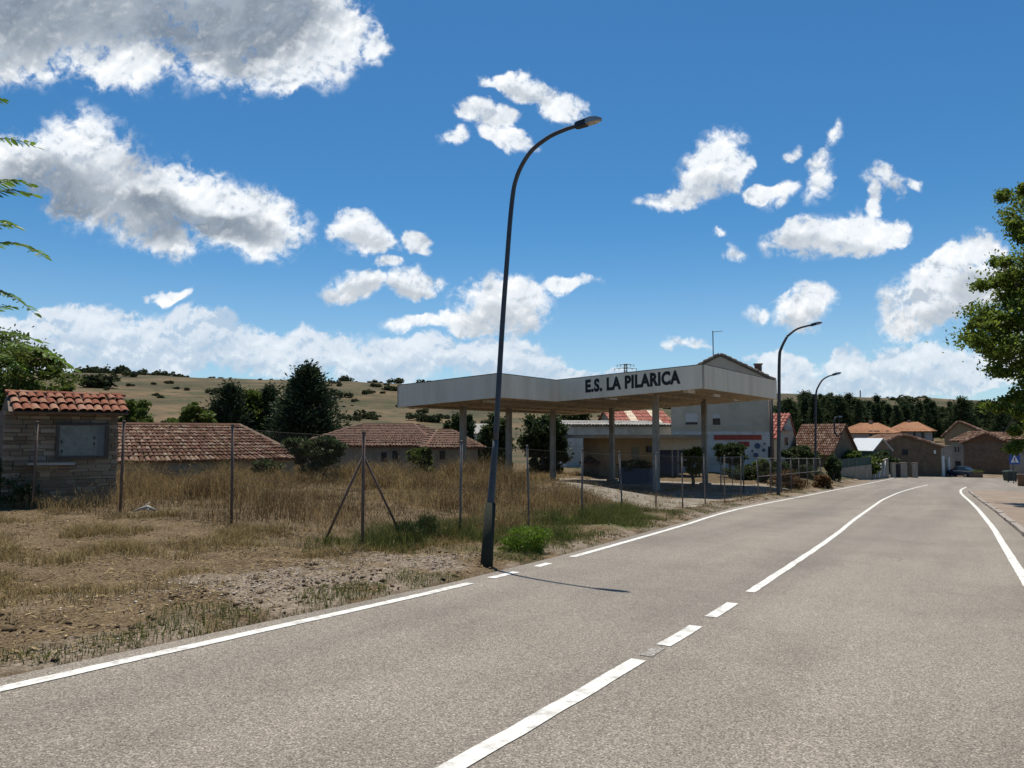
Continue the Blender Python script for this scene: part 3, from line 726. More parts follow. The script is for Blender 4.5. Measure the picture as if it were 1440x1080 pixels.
def rocks(name, X, Y, Z, size, m, rng, label, cat, flat=0.55):
    n = len(X)
    base = np.array([(1, 0, 0), (-1, 0, 0), (0, 1, 0), (0, -1, 0), (0, 0, 1), (0, 0, -1)], float)
    V = base[None] * (1 + rng.normal(0, 0.25, (n, 6, 3)) * 0) + rng.normal(0, 0.28, (n, 6, 3))
    az = rng.uniform(0, 6.283, n); c, s_ = np.cos(az)[:, None], np.sin(az)[:, None]
    vx = V[..., 0] * c - V[..., 1] * s_; vy = V[..., 0] * s_ + V[..., 1] * c
    V = np.stack([vx, vy, V[..., 2] * flat], -1) * size[:, None, None] + np.stack([X, Y, Z], 1)[:, None]
    t = np.array([(0, 2, 4), (2, 1, 4), (1, 3, 4), (3, 0, 4), (2, 0, 5), (1, 2, 5), (3, 1, 5), (0, 3, 5)])
    Fc = (np.arange(n)[:, None, None] * 6 + t[None]).reshape(-1, 3)
    return tag(mesh_np(name, V.reshape(-1, 3), Fc, m), label, cat, kind='stuff')
s, n, x, y = scatter(120000, 1, 34, -12.5, -5.8, rng)
dl = road_l(s) - n
gravel = sstep(0.4, 0.9, dl) * (1 - sstep(2.0, 3.4, dl)) * sstep(4.0, 6.5, s) * (1 - sstep(9.8, 11.5, s))
den = fbm(x * 1.3, y * 1.3, 13, 3)
keep = rng.random(len(x)) < np.maximum(gravel * sstep(0.3, 0.5, den), 0.05 * (dl > 0.1) + 0.25 * (s > 23) * (dl < 2) * (dl > 0))
keep &= dl > -0.05
x, y = x[keep], y[keep]
rocks('gravel', x, y, ground_h(x, y) + 0.002, np.minimum(rng.gamma(2.2, 0.0042, len(x)) + 0.003, 0.024), M['pebble'], rng, 'pale gravel and stone chips strewn over the verge', 'gravel', 0.3)
s, n, x, y = scatter(9000, 1, 40, -9.5, -5.9, rng)
dl = road_l(s) - n; den = fbm(x * 1.6, y * 1.6, 23, 3)
keep = (dl > 0.1) & (dl < 2.2) & (den > 0.55)
x, y = x[keep], y[keep]
rocks('earth_clods', x, y, ground_h(x, y) + 0.006, np.minimum(rng.gamma(2.0, 0.008, len(x)) + 0.005, 0.04), M['clod'], rng, 'dark clods of earth along the edge of the verge', 'earth', 0.6)

# ================================================================== STREET LAMPS
def lamp(label, pts, rr, head_dir, head_len, base_sleeve=None, flood=None):
    base = Vector(pts[0]); root = tag(empty('street_lamp', base), label, 'street lamp', 'street lamps along the left side of the road')
    k = next(i for i, p in enumerate(pts) if i > 1 and (Vector(pts[i]) - Vector(pts[i - 1])).normalized().z < 0.975)
    # smooth the sampled axis
    def cr(P_, n=6):
        out = []
        for i in range(len(P_) - 1):
            p0 = Vector(P_[max(i - 1, 0)]); p1 = Vector(P_[i]); p2 = Vector(P_[i + 1]); p3 = Vector(P_[min(i + 2, len(P_) - 1)])
            for j in range(n):
                t = j / n
                out.append(0.5 * ((2 * p1) + (p2 - p0) * t + (2 * p0 - 5 * p1 + 4 * p2 - p3) * t * t + (3 * p1 - p0 - 3 * p2 + p3) * t ** 3))
        out.append(Vector(P_[-1])); return out
    lo = cr(pts[:k + 1]); hi = cr(pts[k:])
    n = len(lo); m = len(hi)
    r1 = rr[0] + (rr[1] - rr[0]) * 0.75
    MB().tube(lo, [rr[0] + (r1 - rr[0]) * i / (n - 1) for i in range(n)], 12).build('pole', M['galv'], root, base, True)
    MB().tube(hi, [r1 + (rr[1] - r1) * i / (m - 1) for i in range(m)], 12).build('curved_arm', M['galv'], root, base, True)
    e = Vector(pts[-1]); d = Vector(head_dir).normalized(); side = d.cross(Vector((0, 0, 1))).normalized(); up = side.cross(d)
    def section(t, w, h0, h1):
        c = e + d * (t * head_len)
        return [c + side * w * q * head_len + up * h * head_len for q, h in ((-1, h0), (-0.7, h1), (0.7, h1), (1, h0), (0.7, h0 - 0.02), (-0.7, h0 - 0.02))]
    def loft(secs):
        mb = MB(); o = 0
        for sc in secs: mb.v += [tuple(q) for q in sc]
        for i in range(len(secs) - 1):
            for j in range(6): mb.f.append((i * 6 + j, i * 6 + (j + 1) % 6, i * 6 + 6 + (j + 1) % 6, i * 6 + 6 + j))
        mb.f.append(tuple(range(5, -1, -1))); q = (len(secs) - 1) * 6; mb.f.append(tuple(range(q, q + 6))); return mb
    loft([section(-0.12, 0.11, -0.08, 0.12), section(0.0, 0.14, -0.10, 0.15), section(0.36, 0.17, -0.08, 0.17), section(0.40, 0.16, -0.05, 0.16)]).build('lamp_neck', M['lamp_dark'], root, base)
    hd = loft([section(0.36, 0.175, -0.05, 0.18), section(0.55, 0.20, -0.05, 0.19), section(0.8, 0.17, -0.03, 0.15), section(1.0, 0.06, 0.0, 0.07)]).build('lamp_head', M['lamp_grey'], root, base)
    lb = MB(); prof = [(0.40, 0.13, 0.00), (0.55, 0.165, 0.05), (0.78, 0.14, 0.05), (0.95, 0.06, 0.015)]
    for t, w, dp in prof:
        c = e + d * (t * head_len) + up * (-0.062 * head_len + 0.03 * head_len * max(0, t - 0.6) * 2)
        lb.v += [tuple(c - side * w * head_len), tuple(c - up * dp * head_len), tuple(c + side * w * head_len)]
    for i in range(3):
        for j in range(2): lb.f.append((i * 3 + j, i * 3 + j + 1, i * 3 + 4 + j, i * 3 + 3 + j))
    hb = lb.build('lens', M['lens'], hd, base, True)
    if base_sleeve:
        a, b_, r_ = base_sleeve
        pl = [Vector(pts[0]).lerp(Vector(pts[1]), t) for t in (a, (a + b_) / 2, b_)]
        MB().tube(pl, [r_ * 1.12, r_, r_ * 0.96], 12).build('tarred_sleeve', M['sleeve'], root, base, True)
    if flood:
        f = MB(); c = Vector(flood); f.box(c.x - 0.28, c.x + 0.05, c.y - 0.2, c.y + 0.05, c.z - 0.16, c.z + 0.1); f.build('floodlight', M['lamp_dark'], root, base)
    return root

# the leaning lamp: pixel bearings with the distance growing upwards, as it leans away from the camera
A0 = 11.57
axis = [(683, 803, 0), (688, 735, .24), (697, 620, .62), (705, 480, 1.08), (712, 380, 1.40), (719.5, 288, 1.68), (727, 248, 1.74), (745, 215, 1.60), (770, 194, 1.35), (794, 182.5, 1.12), (813, 176.5, .95)]
pts = [P(a, b, A0 + c) for a, b, c in axis]; pts[0].z = Gz(pts[0].x, pts[0].y) - 0.15
d_ = P(846, 168, A0 + .75) - P(813, 176.5, A0 + .95)
lamp('tall grey street lamp leaning to one side with a tarred black foot', pts, (0.082, 0.033), d_, 0.42, (0.02, 1.35, 0.087))
D2 = 40.4
axis = [(1094.5, 698), (1095, 640), (1095.5, 570), (1096, 505), (1099, 489), (1107, 473), (1120, 463), (1134, 458.5), (1142, 457)]
lamp('upright curved street lamp at the near corner of the filling station', [P(a, b, D2) for a, b in axis], (0.105, 0.05), P(1156, 454, D2) - P(1142, 457, D2), 0.55)
D3 = 66
axis = [(1146.5, 672), (1146.8, 640), (1147, 600), (1147.5, 556), (1150, 545), (1156, 535), (1164, 529.5), (1172, 527)]
lamp('farther curved street lamp with a small floodlight on its pole', [P(a, b, D3) for a, b in axis], (0.11, 0.06), P(1183, 524.5, D3) - P(1172, 527, D3), 0.7, flood=P(1146.5, 556, D3 - 0.2))
D4 = 84
axis = [(1173.5, 665), (1173.5, 640), (1173.5, 612), (1173.5, 592), (1174, 588.5), (1175.5, 587), (1177, 586.7)]
lamp('short thin street lamp beside the tiled barn gable', [P(a, b, D4) for a, b in axis], (0.10, 0.07), P(1184, 586, D4) - P(1177, 586.7, D4), 0.6)

# ================================================================== FENCES
def wire_mesh(root, A, B, h, pitch=0.085, r=0.0009):
    A = Vector(A); B = Vector(B); L = (B - A).length; d = (B - A) / L; nrm = d.cross(Vector((0, 0, 1))).normalized()
    mb = MB()
    for sg in (1, -1):
        t = -h
        while t < L:
            t0, z0, t1, z1 = t, 0, t + h, h
            if t0 < 0: z0 = -t0; t0 = 0
            if t1 > L: z1 = h - (t1 - L); t1 = L
            if t1 > t0:
                if sg < 0: z0, z1 = h - z0, h - z1
                a = A + d * t0 + Vector((0, 0, z0)); b = A + d * t1 + Vector((0, 0, z1))
                mb.tube([a, b], r, 3, False)
            t += pitch
    for z in (0.02, h * 0.5, h): mb.tube([A + Vector((0, 0, z)), A.lerp(B, 0.5) + Vector((0, 0, z - 0.015)), B + Vector((0, 0, z))], 0.0035, 4, False)
    return mb

def fence(label, line, h, m, r, mesh=True, rails=(), lean=0.02, meshh=None):
    p0 = Vector((line[0][0], line[0][1], Gz(*line[0]))); root = tag(empty('chain_link_fence', p0), label, 'fence')
    wm = MB()
    for i, (x, y) in enumerate(line):
        z = Gz(x, y); mb = MB(); dx, dy = random.gauss(0, lean), random.gauss(0, lean)
        mb.tube([(x, y, z - 0.3), (x + dx * .5, y + dy * .5, z + h * .5), (x + dx, y + dy, z + h)], r, 8)
        mb.tube([(x + dx, y + dy, z + h - 0.005), (x + dx, y + dy, z + h + 0.035)], [r * 1.3, r * 0.9], 8)
        mb.build('post', m, root, p0, True)
        if i and mesh:
            x2, y2 = line[i - 1]
            w = wire_mesh(root, (x2, y2, Gz(x2, y2) + 0.05), (x, y, z + 0.05), meshh or h - 0.12)
            wm.add(w.v, w.f)
        if i:
            for zz in rails:
                x2, y2 = line[i - 1]
                MB().tube([(x2, y2, Gz(x2, y2) + zz), (x, y, z + zz)], 0.022, 6).build('rail', m, root, p0, True)
    if mesh: wm.build('wire_mesh', M['wire'], root, p0)
    return root, p0
f1, o1 = fence('rusty chain link fence crossing the dry field in front of the stone kiosk', [(-14.2, 19.2)] + FENCE_L, 2.05, M['rust'], 0.03)
cx, cy = FENCE_L[-1]; cz = Gz(cx, cy)
for (ex, ey, ez, px_) in ((-3.05, 12.9, 0, 0), (-2.0, 14.4, 0, 0)):
    pass
braces = [((cx, cy, cz + 1.65), (cx - 0.78, cy + 0.35, cz + 0.02)), ((cx, cy, cz + 1.65), (cx + 0.62, cy + 1.0, cz - 0.05))]
for a, b in braces: MB().tube([a, b], 0.022, 8).build('brace', M['rust'], f1, o1, True)
LINE = [(cx + 0.02 + 1.5 * k, cy + 0.02 + 2.6 * k) for k in range(0, 10)]
LINE[0] = (cx + 0.35, cy + 0.62)
f2, o2 = fence('chain link fence of thin grey posts along the road in front of the canopy', LINE[1:], 2.0, M['postgrey'], 0.026, lean=0.04)
w = wire_mesh(f2, (cx, cy, cz + 0.05), (LINE[1][0], LINE[1][1], Gz(*LINE[1]) + 0.05), 1.88); w.build('corner_wire_mesh', M['wire'], f2, o2)
LINE3 = [(cx + 1.5 * k, cy + 2.6 * k) for k in (10, 11, 12, 13, 14, 15, 16, 17)]
LINE3 = [(x + 0.25, y + 0.2) for x, y in LINE3]
f3, o3 = fence('railed grey fence behind the second street lamp beside the forecourt', LINE3, 1.95, M['postgrey'], 0.035, rails=(1.93, 1.0))
# an open gate of tube and mesh on the forecourt
gA = P(1014, 690, 43); gB = P(1046, 690, 44.5)
gA.z = Gz(gA.x, gA.y); gB.z = Gz(gB.x, gB.y)
gr = tag(empty('mesh_gate', gA), 'tubular grey mesh gate standing open on the forecourt', 'gate')
fm = MB(); t = Vector((0, 0, 1))
fm.tube([gA, gA + t * 2.0], 0.035, 8).tube([gB, gB + t * 2.0], 0.035, 8)
for zz in (0.12, 1.0, 1.96): fm.tube([gA + t * zz, gB + t * zz], 0.022, 8)
fm.tube([gA.lerp(gB, 0.5) + t * 0.1, gA.lerp(gB, 0.5) + t * 1.96], 0.02, 8)
fm.build('gate_frame', M['postgrey'], gr, gA, True)
wire_mesh(gr, gA + t * 0.12, gB + t * 0.12, 1.84).build('wire_mesh', M['wire'], gr, gA)
# fallen bent post in front of the braced corner
q0 = P(470, 775, 12.6)
def onG(px, d, up=0.0):
    p = P(px, 700, d); p.z = Gz(p.x, p.y) + up; return p
fp = MB().tube([onG(472, 12.9, .13), onG(482, 12.45, .06), onG(512, 13.0, 0.05), onG(528, 13.3, .05)], 0.02, 8)
tag(fp.build('fallen_post', M['rust'], smooth=True), 'bent rusty post lying at the foot of the braced corner', 'post')

# ================================================================== CANOPY
Bd = Vector((0.55, 0.835, 0)).normalized(); Ad = Vector((Bd.y, -Bd.x, 0))      # along the road / towards the road
C3 = P(990, 546, 38.5)
TILT = 0.054
def can(L, a, z=0.0):
    """point on the tilted canopy: L metres along the road and a metres back from its road side corner, z above the soffit"""
    p = C3 + Bd * L - Ad * a
    p.z = C3.z - TILT * a + z
    return p
W1, W0, DEEP = 8.55, 15.3, 14.0
LW = -5.75
base = Vector((C3.x, C3.y, Gz(C3.x, C3.y)))
cr_ = tag(empty('station_canopy', base), 'long white filling station canopy on slim columns with black lettering', 'canopy')
FH = 1.20
poly = [can(0, 0), can(DEEP, 0), can(DEEP, W0), can(LW, W0), can(LW, W1), can(0, W1)]
def ring(poly, z0, z1, th, name, m):
    """fascia boards round the outline, each face a board of its own"""
    n = len(poly)
    for i in range(n):
        a = poly[i]; b = poly[(i + 1) % n]; d = (b - a).normalized(); inn = Vector((-d.y, d.x, 0))
        sg = 1
        cen = sum(poly, Vector()) / n
        # inward side by winding (outline is counter clockwise)
        mb = MB(); up = Vector((0, 0, 1))
        a2, b2 = a + d * 0.0, b - d * 0.0
        mb.hexa([a2 + up * z0, b2 + up * z0, b2 + inn * th + up * z0, a2 + inn * th + up * z0], [a2 + up * z1, b2 + up * z1, b2 + inn * th + up * z1, a2 + inn * th + up * z1])
        mb.build(name, m, cr_, base)
        fl_ = MB(); o_ = -inn * 0.012
        fl_.hexa([a2 + o_ + up * (z1 + .002), b2 + o_ + up * (z1 + .002), b2 + inn * th + up * (z1 + .002), a2 + inn * th + up * (z1 + .002)], [a2 + o_ + up * (z1 + .035), b2 + o_ + up * (z1 + .035), b2 + inn * th + up * (z1 + .035), a2 + inn * th + up * (z1 + .035)])
        fl_.build('flashing', M['galv'], cr_, base)
area = sum(poly[i].x * poly[(i + 1) % 6].y - poly[(i + 1) % 6].x * poly[i].y for i in range(6))
if area < 0: poly = poly[::-1]
ring(poly, 0.0, FH, 0.10, 'fascia', M['fascia'])
mb = MB(); mb.prism([p + Vector((0, 0, 0.16)) for p in [can(0.11, 0.11), can(DEEP - .11, 0.11), can(DEEP - .11, W0 - .11), can(LW + .11, W0 - .11), can(LW + .11, W1 + .11), can(0.11, W1 + .11)]], (0, 0, 0.06))
mb.build('soffit', M['soffit'], cr_, base)
mb = MB(); mb.prism([p + Vector((0, 0, 0.7)) for p in [can(0.11, 0.11), can(DEEP - .11, 0.11), can(DEEP - .11, W0 - .11), can(LW + .11, W0 - .11), can(LW + .11, W1 + .11), can(0.11, W1 + .11)]], (0, 0, 0.08))
mb.build('roof_deck', M['roofdeck'], cr_, base)
# soffit joists
mb = MB()
for k in range(1, 9):
    a = k * 1.9
    l0 = 0.12 if a < W1 else LW + 0.12
    p, q = can(l0, a, 0.04), can(DEEP - .12, a, 0.04)
    mb.hexa([p, q, q - Ad * 0.1, p - Ad * 0.1], [v + Vector((0, 0, 0.12)) for v in (p, q, q - Ad * 0.1, p - Ad * 0.1)])
mb.build('soffit_joists', M['soffit'], cr_, base)
def col(L, M_, px=None):
    """column on the survey grid whose origin is the road side column"""
    o = Vector((8.04, 43.0, 0)) + Bd * L - Ad * M_
    a = (C3 - o).dot(Ad); z0 = Gz(o.x, o.y); z1 = C3.z - TILT * a + 0.14
    r = 0.15
    mb = MB(); mb.hexa([o + Bd * i * r + Ad * j * r + Vector((0, 0, z0 - 0.3)) for i, j in ((-1, -1), (1, -1), (1, 1), (-1, 1))][::-1],
                       [o + Bd * i * r + Ad * j * r + Vector((0, 0, z1)) for i, j in ((-1, -1), (1, -1), (1, 1), (-1, 1))][::-1])
    c = mb.build('column', M['colpaint'], cr_, base)
    f = MB(); r2 = 0.3
    f.hexa([o + Bd * i * r2 + Ad * j * r2 + Vector((0, 0, z0 - 0.2)) for i, j in ((-1, -1), (1, -1), (1, 1), (-1, 1))][::-1],
           [o + Bd * i * r2 + Ad * j * r2 + Vector((0, 0, z0 + 0.16)) for i, j in ((-1, -1), (1, -1), (1, 1), (-1, 1))][::-1])
    f.build('column_foot', M['concrete'], c, base)
for L, M_ in ((0, 0), (7.95, 0), (8.8, 7.0), (5.7, 10.0), (0.2, 10.0), (-4.6, 10.0)): col(L, M_)
for L, a in ((2.2, 1.6), (7.0, 1.8), (12, 2.2), (2.2, 6.2), (-3, 11)):
    p = can(L, a, 0.0); mb = MB()
    mb.hexa([p - Bd * .5 - Ad * .12, p + Bd * .5 - Ad * .12, p + Bd * .5 + Ad * .12, p - Bd * .5 + Ad * .12][::-1], [v + Vector((0, 0, .158)) for v in (p - Bd * .55 - Ad * .16, p + Bd * .55 - Ad * .16, p + Bd * .55 + Ad * .16, p - Bd * .55 + Ad * .16)][::-1])
    mb.build('soffit_light', M['lens'], cr_, base)
def text_mesh(body, size, ext=0.012, bold=0.02):
    cu = bpy.data.curves.new('txt', 'FONT'); cu.body = body; cu.size = size; cu.extrude = ext; cu.offset = bold; cu.resolution_u = 4
    cu.space_character = 1.08
    o = bpy.data.objects.new('txt', cu); COL.objects.link(o)
    bpy.context.view_layer.update()
    me = bpy.data.meshes.new_from_object(o.evaluated_get(bpy.context.evaluated_depsgraph_get()))
    bpy.data.objects.remove(o); return me
me = text_mesh('E.S. LA PILARICA', 0.9, 0.004, 0.046)
co = np.zeros(len(me.vertices) * 3); me.vertices.foreach_get('co', co); co = co.reshape(-1, 3)
x0, x1 = co[:, 0].min(), co[:, 0].max(); y0, y1 = co[:, 1].min(), co[:, 1].max()
# letter band on the end face that looks down the road: bearing 823 to 957 px
f0, f1_ = can(0, W1), can(0, 0)
def face_t(px):
    a = (px - 720) / F; best = min((abs((f0.lerp(f1_, t)).x / (f0.lerp(f1_, t)).y - a * 1.0), t) for t in np.linspace(0, 1, 800)); return best[1]
t0, t1 = face_t(823.5), face_t(957.5)
e = (f1_ - f0); Lf = e.length; e.normalize(); outn = Vector((e.y, -e.x, 0)).normalized()
w_ = Lf * (t1 - t0); hL = 0.73
out = []
for q in co:
    p = f0 + e * (Lf * t0 + (q[0] - x0) / (x1 - x0) * w_) + Vector((0, 0, 0.33 + (q[1] - y0) / (y1 - y0) * hL)) + outn * (0.006 + q[2])
    out.append(p - base)
me.vertices.foreach_set('co', np.array(out).ravel())
link('station_lettering', me, M['letter'], cr_)
# a raised islet with a dark heap of scrap and brush in the shade
ip = P(895, 690, 48); ip.z = Gz(ip.x, ip.y)
isl = tag(empty('pump_island', ip), 'dark pump island block in the shade behind the road side column', 'pump island')
mb = MB()
def obox(mb, o, L0, L1, a0, a1, z0, z1):
    v = [o + Bd * l - Ad * a for l, a in ((L0, a1), (L1, a1), (L1, a0), (L0, a0))][::-1]
    return mb.hexa([q + Vector((0, 0, z0)) for q in v][::-1], [q + Vector((0, 0, z1)) for q in v][::-1])
obox(mb, ip, -0.8, 0.8, -1.3, 1.3, -0.1, 0.18).build('plinth', M['concrete'], isl, ip)
obox(MB(), ip, -0.45, 0.45, -1.1, 1.0, 0.182, 1.15).build('block', M['bluegrey'], isl, ip)
tree('brush_heap', 'dark brushwood heaped on the pump island block', 'brush heap', tuple(ip + Vector((0.1, 0, 1.15))), [(ip.x, ip.y, ip.z + 1.3, 1.1, 0.6, 0.35)], 1500, 0.12, M['leaf_dark'], 0.02, (0, 0, .2), 20, .4, .2, seed=66)

# ================================================================== STONE KIOSK
kl, kr = P(3, 650, 18.3), P(165, 650, 19.9)
kz = Gz(kr.x, kr.y) - 0.1
KA = math.atan2(kr.y - kl.y, kr.x - kl.x)
K = tag(empty('stone_kiosk', (kl.x, kl.y, kz), KA), 'small stone kiosk with red barrel tile roof and a framed notice board', 'kiosk')
KW = math.hypot(kr.x - kl.x, kr.y - kl.y); KD = 1.5
def kspot(px, py, back=0.0):
    bx, by = kl.x - math.sin(KA) * back, kl.y + math.cos(KA) * back
    a_ = P(px, py, 1.0).x; t_ = (a_ * by - bx) / (math.cos(KA) - a_ * math.sin(KA)); d_ = by + t_ * math.sin(KA)
    return t_, P(px, py, d_).z - kz
KH = kspot(120, 579)[1]
MB().box(0.03, KW - 0.03, 0.05, KD, 0, KH).build('wall_core', M['mortar'], K)
st = MB(); z = 0.0
while z < KH - 0.05:
    hh = random.uniform(0.055, 0.13); hh = min(hh, KH - z)
    x = -0.02 + random.uniform(-0.05, 0.0)
    while x < KW:
        ww = random.uniform(0.16, 0.52); xe = min(x + ww, KW + 0.01)
        if xe - x > 0.05:
            st.box(max(0, x) + 0.006, xe - 0.008, random.uniform(-0.012, 0.02), 0.1, z + 0.006, z + hh - 0.006, 0.006)
        x += ww
    y = 0.0
    while y < KD:
        ww = random.uniform(0.2, 0.5); ye = min(y + ww, KD)
        st.box(KW - 0.1, KW + random.uniform(-0.005, 0.02), y + 0.012 + (0.1 if y == 0 else 0), ye, z + 0.006, z + hh - 0.006, 0.005)
        y += ww
    z += hh
st.build('wall_stones', M['stone'], K)
rz0 = KH - 0.03; rz1 = kspot(85, 551, .75)[1] - .02
slab(MB(), (0.05, -0.3, rz0), (KW + 0.16, -0.3, rz0), (KW + 0.24, 0.78, rz1 - 0.06), (0.12, 0.78, rz1 - 0.06), 0.05).build('roof_boards', M['wood'], K)
slab(MB(), (KW + 0.24, KD + 0.3, rz0), (0.12, KD + 0.3, rz0), (0.12, 0.79, rz1 - 0.06), (KW + 0.24, 0.79, rz1 - 0.06), 0.05).build('rear_roof', M['tile'], K)
MB().prism([(0.1, 0.06, KH), (0.1, KD - 0.04, KH), (0.1, 0.78, rz1 - 0.14)], (KW - 0.12, 0, 0)).build('gable', M['mortar'], K)
tiles(MB(), (0.14, -0.3, rz0), (KW + 0.16, -0.3, rz0), (KW + 0.24, 0.76, rz1 - 0.06), (0.14, 0.76, rz1 - 0.06), 13, 3, 0.105, 0.012, 0.01, 6).build('roof_tiles', M['tile'], K)
rt = MB()
for i in range(9):
    a = 0.08 + i * (KW + 0.2) / 9; b = a + (KW + 0.2) / 9 * 1.12
    v = []
    for (xx, r_) in ((a, 0.10), (b, 0.085)):
        for q in range(7):
            t_ = math.pi * q / 6; v.append((xx, 0.78 - math.cos(t_) * r_, rz1 - 0.06 + math.sin(t_) * r_ + random.uniform(-.004, .004)))
    rt.add(v, [(q, q + 1, q + 8, q + 7) for q in range(6)])
rt.build('ridge_tiles', M['tile'], K)
def kx_(px): return kspot(px, 620)[0]
def kz_(py): return kspot(110, py)[1]
x0, x1, z0, z1 = kx_(78), kx_(152), kz_(645), kz_(594.5)
nb = MB(); t_ = 0.065
nb.box(x0, x1, -0.07, -0.014, z0, z0 + t_).box(x0, x1, -0.07, -0.014, z1 - t_, z1).box(x0, x0 + t_, -0.07, -0.014, z0 + t_, z1 - t_).box(x1 - t_ * 1.3, x1, -0.07, -0.014, z0 + t_, z1 - t_)
nbo = nb.build('notice_board', M['darkframe'], K)
MB().box(x0 + t_, x1 - t_ * 1.3, -0.03, -0.012, z0 + t_, z1 - t_).build('backing', mat('green backing', (0.13, 0.155, 0.15), (0.10, 0.12, 0.12), 5, 0.5), nbo)
MB().box(x0 + t_ + .01, x0 + (x1 - x0) * 0.78, -0.036, -0.031, z0 + t_ + .02, z1 - t_ - .01).build('map_sheet', M['board'], nbo)
bl = MB()
for u, v in ((0.06, 0.12), (0.05, 0.42), (0.9, 0.35), (0.9, 0.55)):
    xx = x0 + t_ + (x1 - x0) * 0.72 * u; zz = z0 + t_ + (z1 - z0 - 2 * t_) * v; MB().box(xx, xx + 0.045, -0.0385, -0.0365, zz, zz + 0.07).build('printed_block', M['dark'], nbo)
MB().box(kx_(38), kx_(103), -0.32, 0.0, kz_(652.5), kz_(649.5), 0.01).build('stone_ledge', mat('ledge stone', (0.42, 0.40, 0.36), (0.34, 0.32, 0.28), 6, 0.9), K)

# ================================================================== HOUSES
def house(name, label, cat, a, b, depth, eave, rise, roof, wm, rm, ov=0.3, nt=(24, 8), z0=None, th=0.10, hin=None, gable_m=None, tile=True, sink=0.5, rsplit=0.5):
    A = P(a[0], 612, a[1]); B = P(b[0], 612, b[1])
    zb = z0 if z0 is not None else min(Gz(A.x, A.y), Gz(B.x, B.y))
    ang = math.atan2(B.y - A.y, B.x - A.x); W = math.hypot(B.x - A.x, B.y - A.y); D = depth
    root = tag(empty(name, (A.x, A.y, zb), ang), label, cat)
    MB().box(0, W, 0, D, -sink, eave).build('wall', wm, root)
    tm = MB(); sm = MB(); o = ov
    def add(c00, c10, c11, c01, n=None):
        slab(sm, c00, c10, c11, c01, th)
        if tile: tiles(tm, c00, c10, c11, c01, *(n or nt))
    e = eave + 0.02
    if roof == 'gx':
        k = rise / (D / 2); z_ = e - o * k
        add((-o, -o, z_), (W + o, -o, z_), (W + o, D / 2, e + rise), (-o, D / 2, e + rise))
        add((W + o, D + o, z_), (-o, D + o, z_), (-o, D / 2, e + rise), (W + o, D / 2, e + rise))
        MB().prism([(0.01, 0.01, eave), (0.01, D - .01, eave), (0.01, D / 2, eave + rise - .03 - th)], (W - .02, 0, 0)).build('gable', gable_m or wm, root)
    elif roof == 'gy':
        c = W * rsplit; z_l = e - o * rise / c; z_r = e - o * rise / (W - c)
        add((-o, D + o, z_l), (-o, -o, z_l), (c, -o, e + rise), (c, D + o, e + rise), (nt[1] * 2, nt[1]))
        add((W + o, -o, z_r), (W + o, D + o, z_r), (c, D + o, e + rise), (c, -o, e + rise), (nt[1] * 2, nt[1]))
        MB().prism([(0.01, 0.0, eave), (W - 0.01, 0.0, eave), (c, 0.0, eave + rise - .03 - th)], (0, D - .02, 0)).build('gable', gable_m or wm, root)
    elif roof == 'hip':
        i = hin or min(D / 2, W * 0.35); t = e + rise; z_ = e - o * rise / (D / 2)
        add((-o, -o, z_), (W + o, -o, z_), (W - i, D / 2, t), (i, D / 2, t))
        add((W + o, D + o, z_), (-o, D + o, z_), (i, D / 2, t), (W - i, D / 2, t))
        add((-o, D + o, z_), (-o, -o, z_), (i, D / 2, t), (i, D / 2 + .01, t), (nt[1] * 2, nt[1]))
        add((W + o, -o, z_), (W + o, D + o, z_), (W - i, D / 2 + .01, t), (W - i, D / 2, t), (nt[1] * 2, nt[1]))
        hb = MB()
        for p, q in (((i, D / 2, t), (W - i, D / 2, t)), ((-o, -o, z_), (i, D / 2, t)), ((W + o, -o, z_), (W - i, D / 2, t))):
            hb.tube([Vector(p) + Vector((0, 0, .05)), Vector(q) + Vector((0, 0, .05))], 0.11, 6)
        hb.build('ridge_tiles', rm, root)
    elif roof == 'flat':
        sm.box(-o, W + o, -o, D + o, eave, eave + th)
    elif roof == 'shed':
        add((-o, -o, e), (W + o, -o, e), (W + o, D + o, e + rise), (-o, D + o, e + rise))
        MB().prism([(0, 0.01, eave), (0, D, eave), (0, D, eave + rise - th)], (W, 0, 0)).build('gable', gable_m or wm, root)
    ro = sm.build('roof', rm, root)
    if tile and roof != 'flat': tm.build('roof_tiles', rm, ro)
    return root, W, A, ang, zb

def win(root, x0, x1, z0, z1, kind='glass', fm='plaster', y=0.0):
    t = 0.06
    f = MB().box(x0 - t, x1 + t, y - 0.035, y - 0.004, z0 - t, z0).box(x0 - t, x1 + t, y - 0.035, y - 0.004, z1, z1 + t).box(x0 - t, x0, y - 0.035, y - 0.004, z0, z1).box(x1, x1 + t, y - 0.035, y - 0.004, z0, z1)
    if kind == 'door':
        o = MB().box(x0, x1, y - 0.03, y - 0.004, z0, z1).build('door', M['door'], root)
        MB().box(x1 - 0.16, x1 - 0.1, y - 0.07, y - 0.031, (z0 + z1) / 2 - .05, (z0 + z1) / 2 + .05).build('handle', M['lamp_dark'], o); return o
    o = f.build('window', M[fm], root)
    if 'shutter' in kind:
        zc = z0 + (z1 - z0) * (0.22 if kind == 'shutter' else 0.6)
        MB().box(x0, x1, y - 0.02, y - 0.004, z0, zc).build('pane', M['glass'], o); MB().box(x0, x1, y - 0.028, y - 0.004, zc, z1).build('shutter', M['shutter'], o)
    else:
        MB().box(x0, x1, y - 0.016, y - 0.004, z0, z1).build('pane', M['glass' if kind == 'glass' else 'dark'], o)
    return o

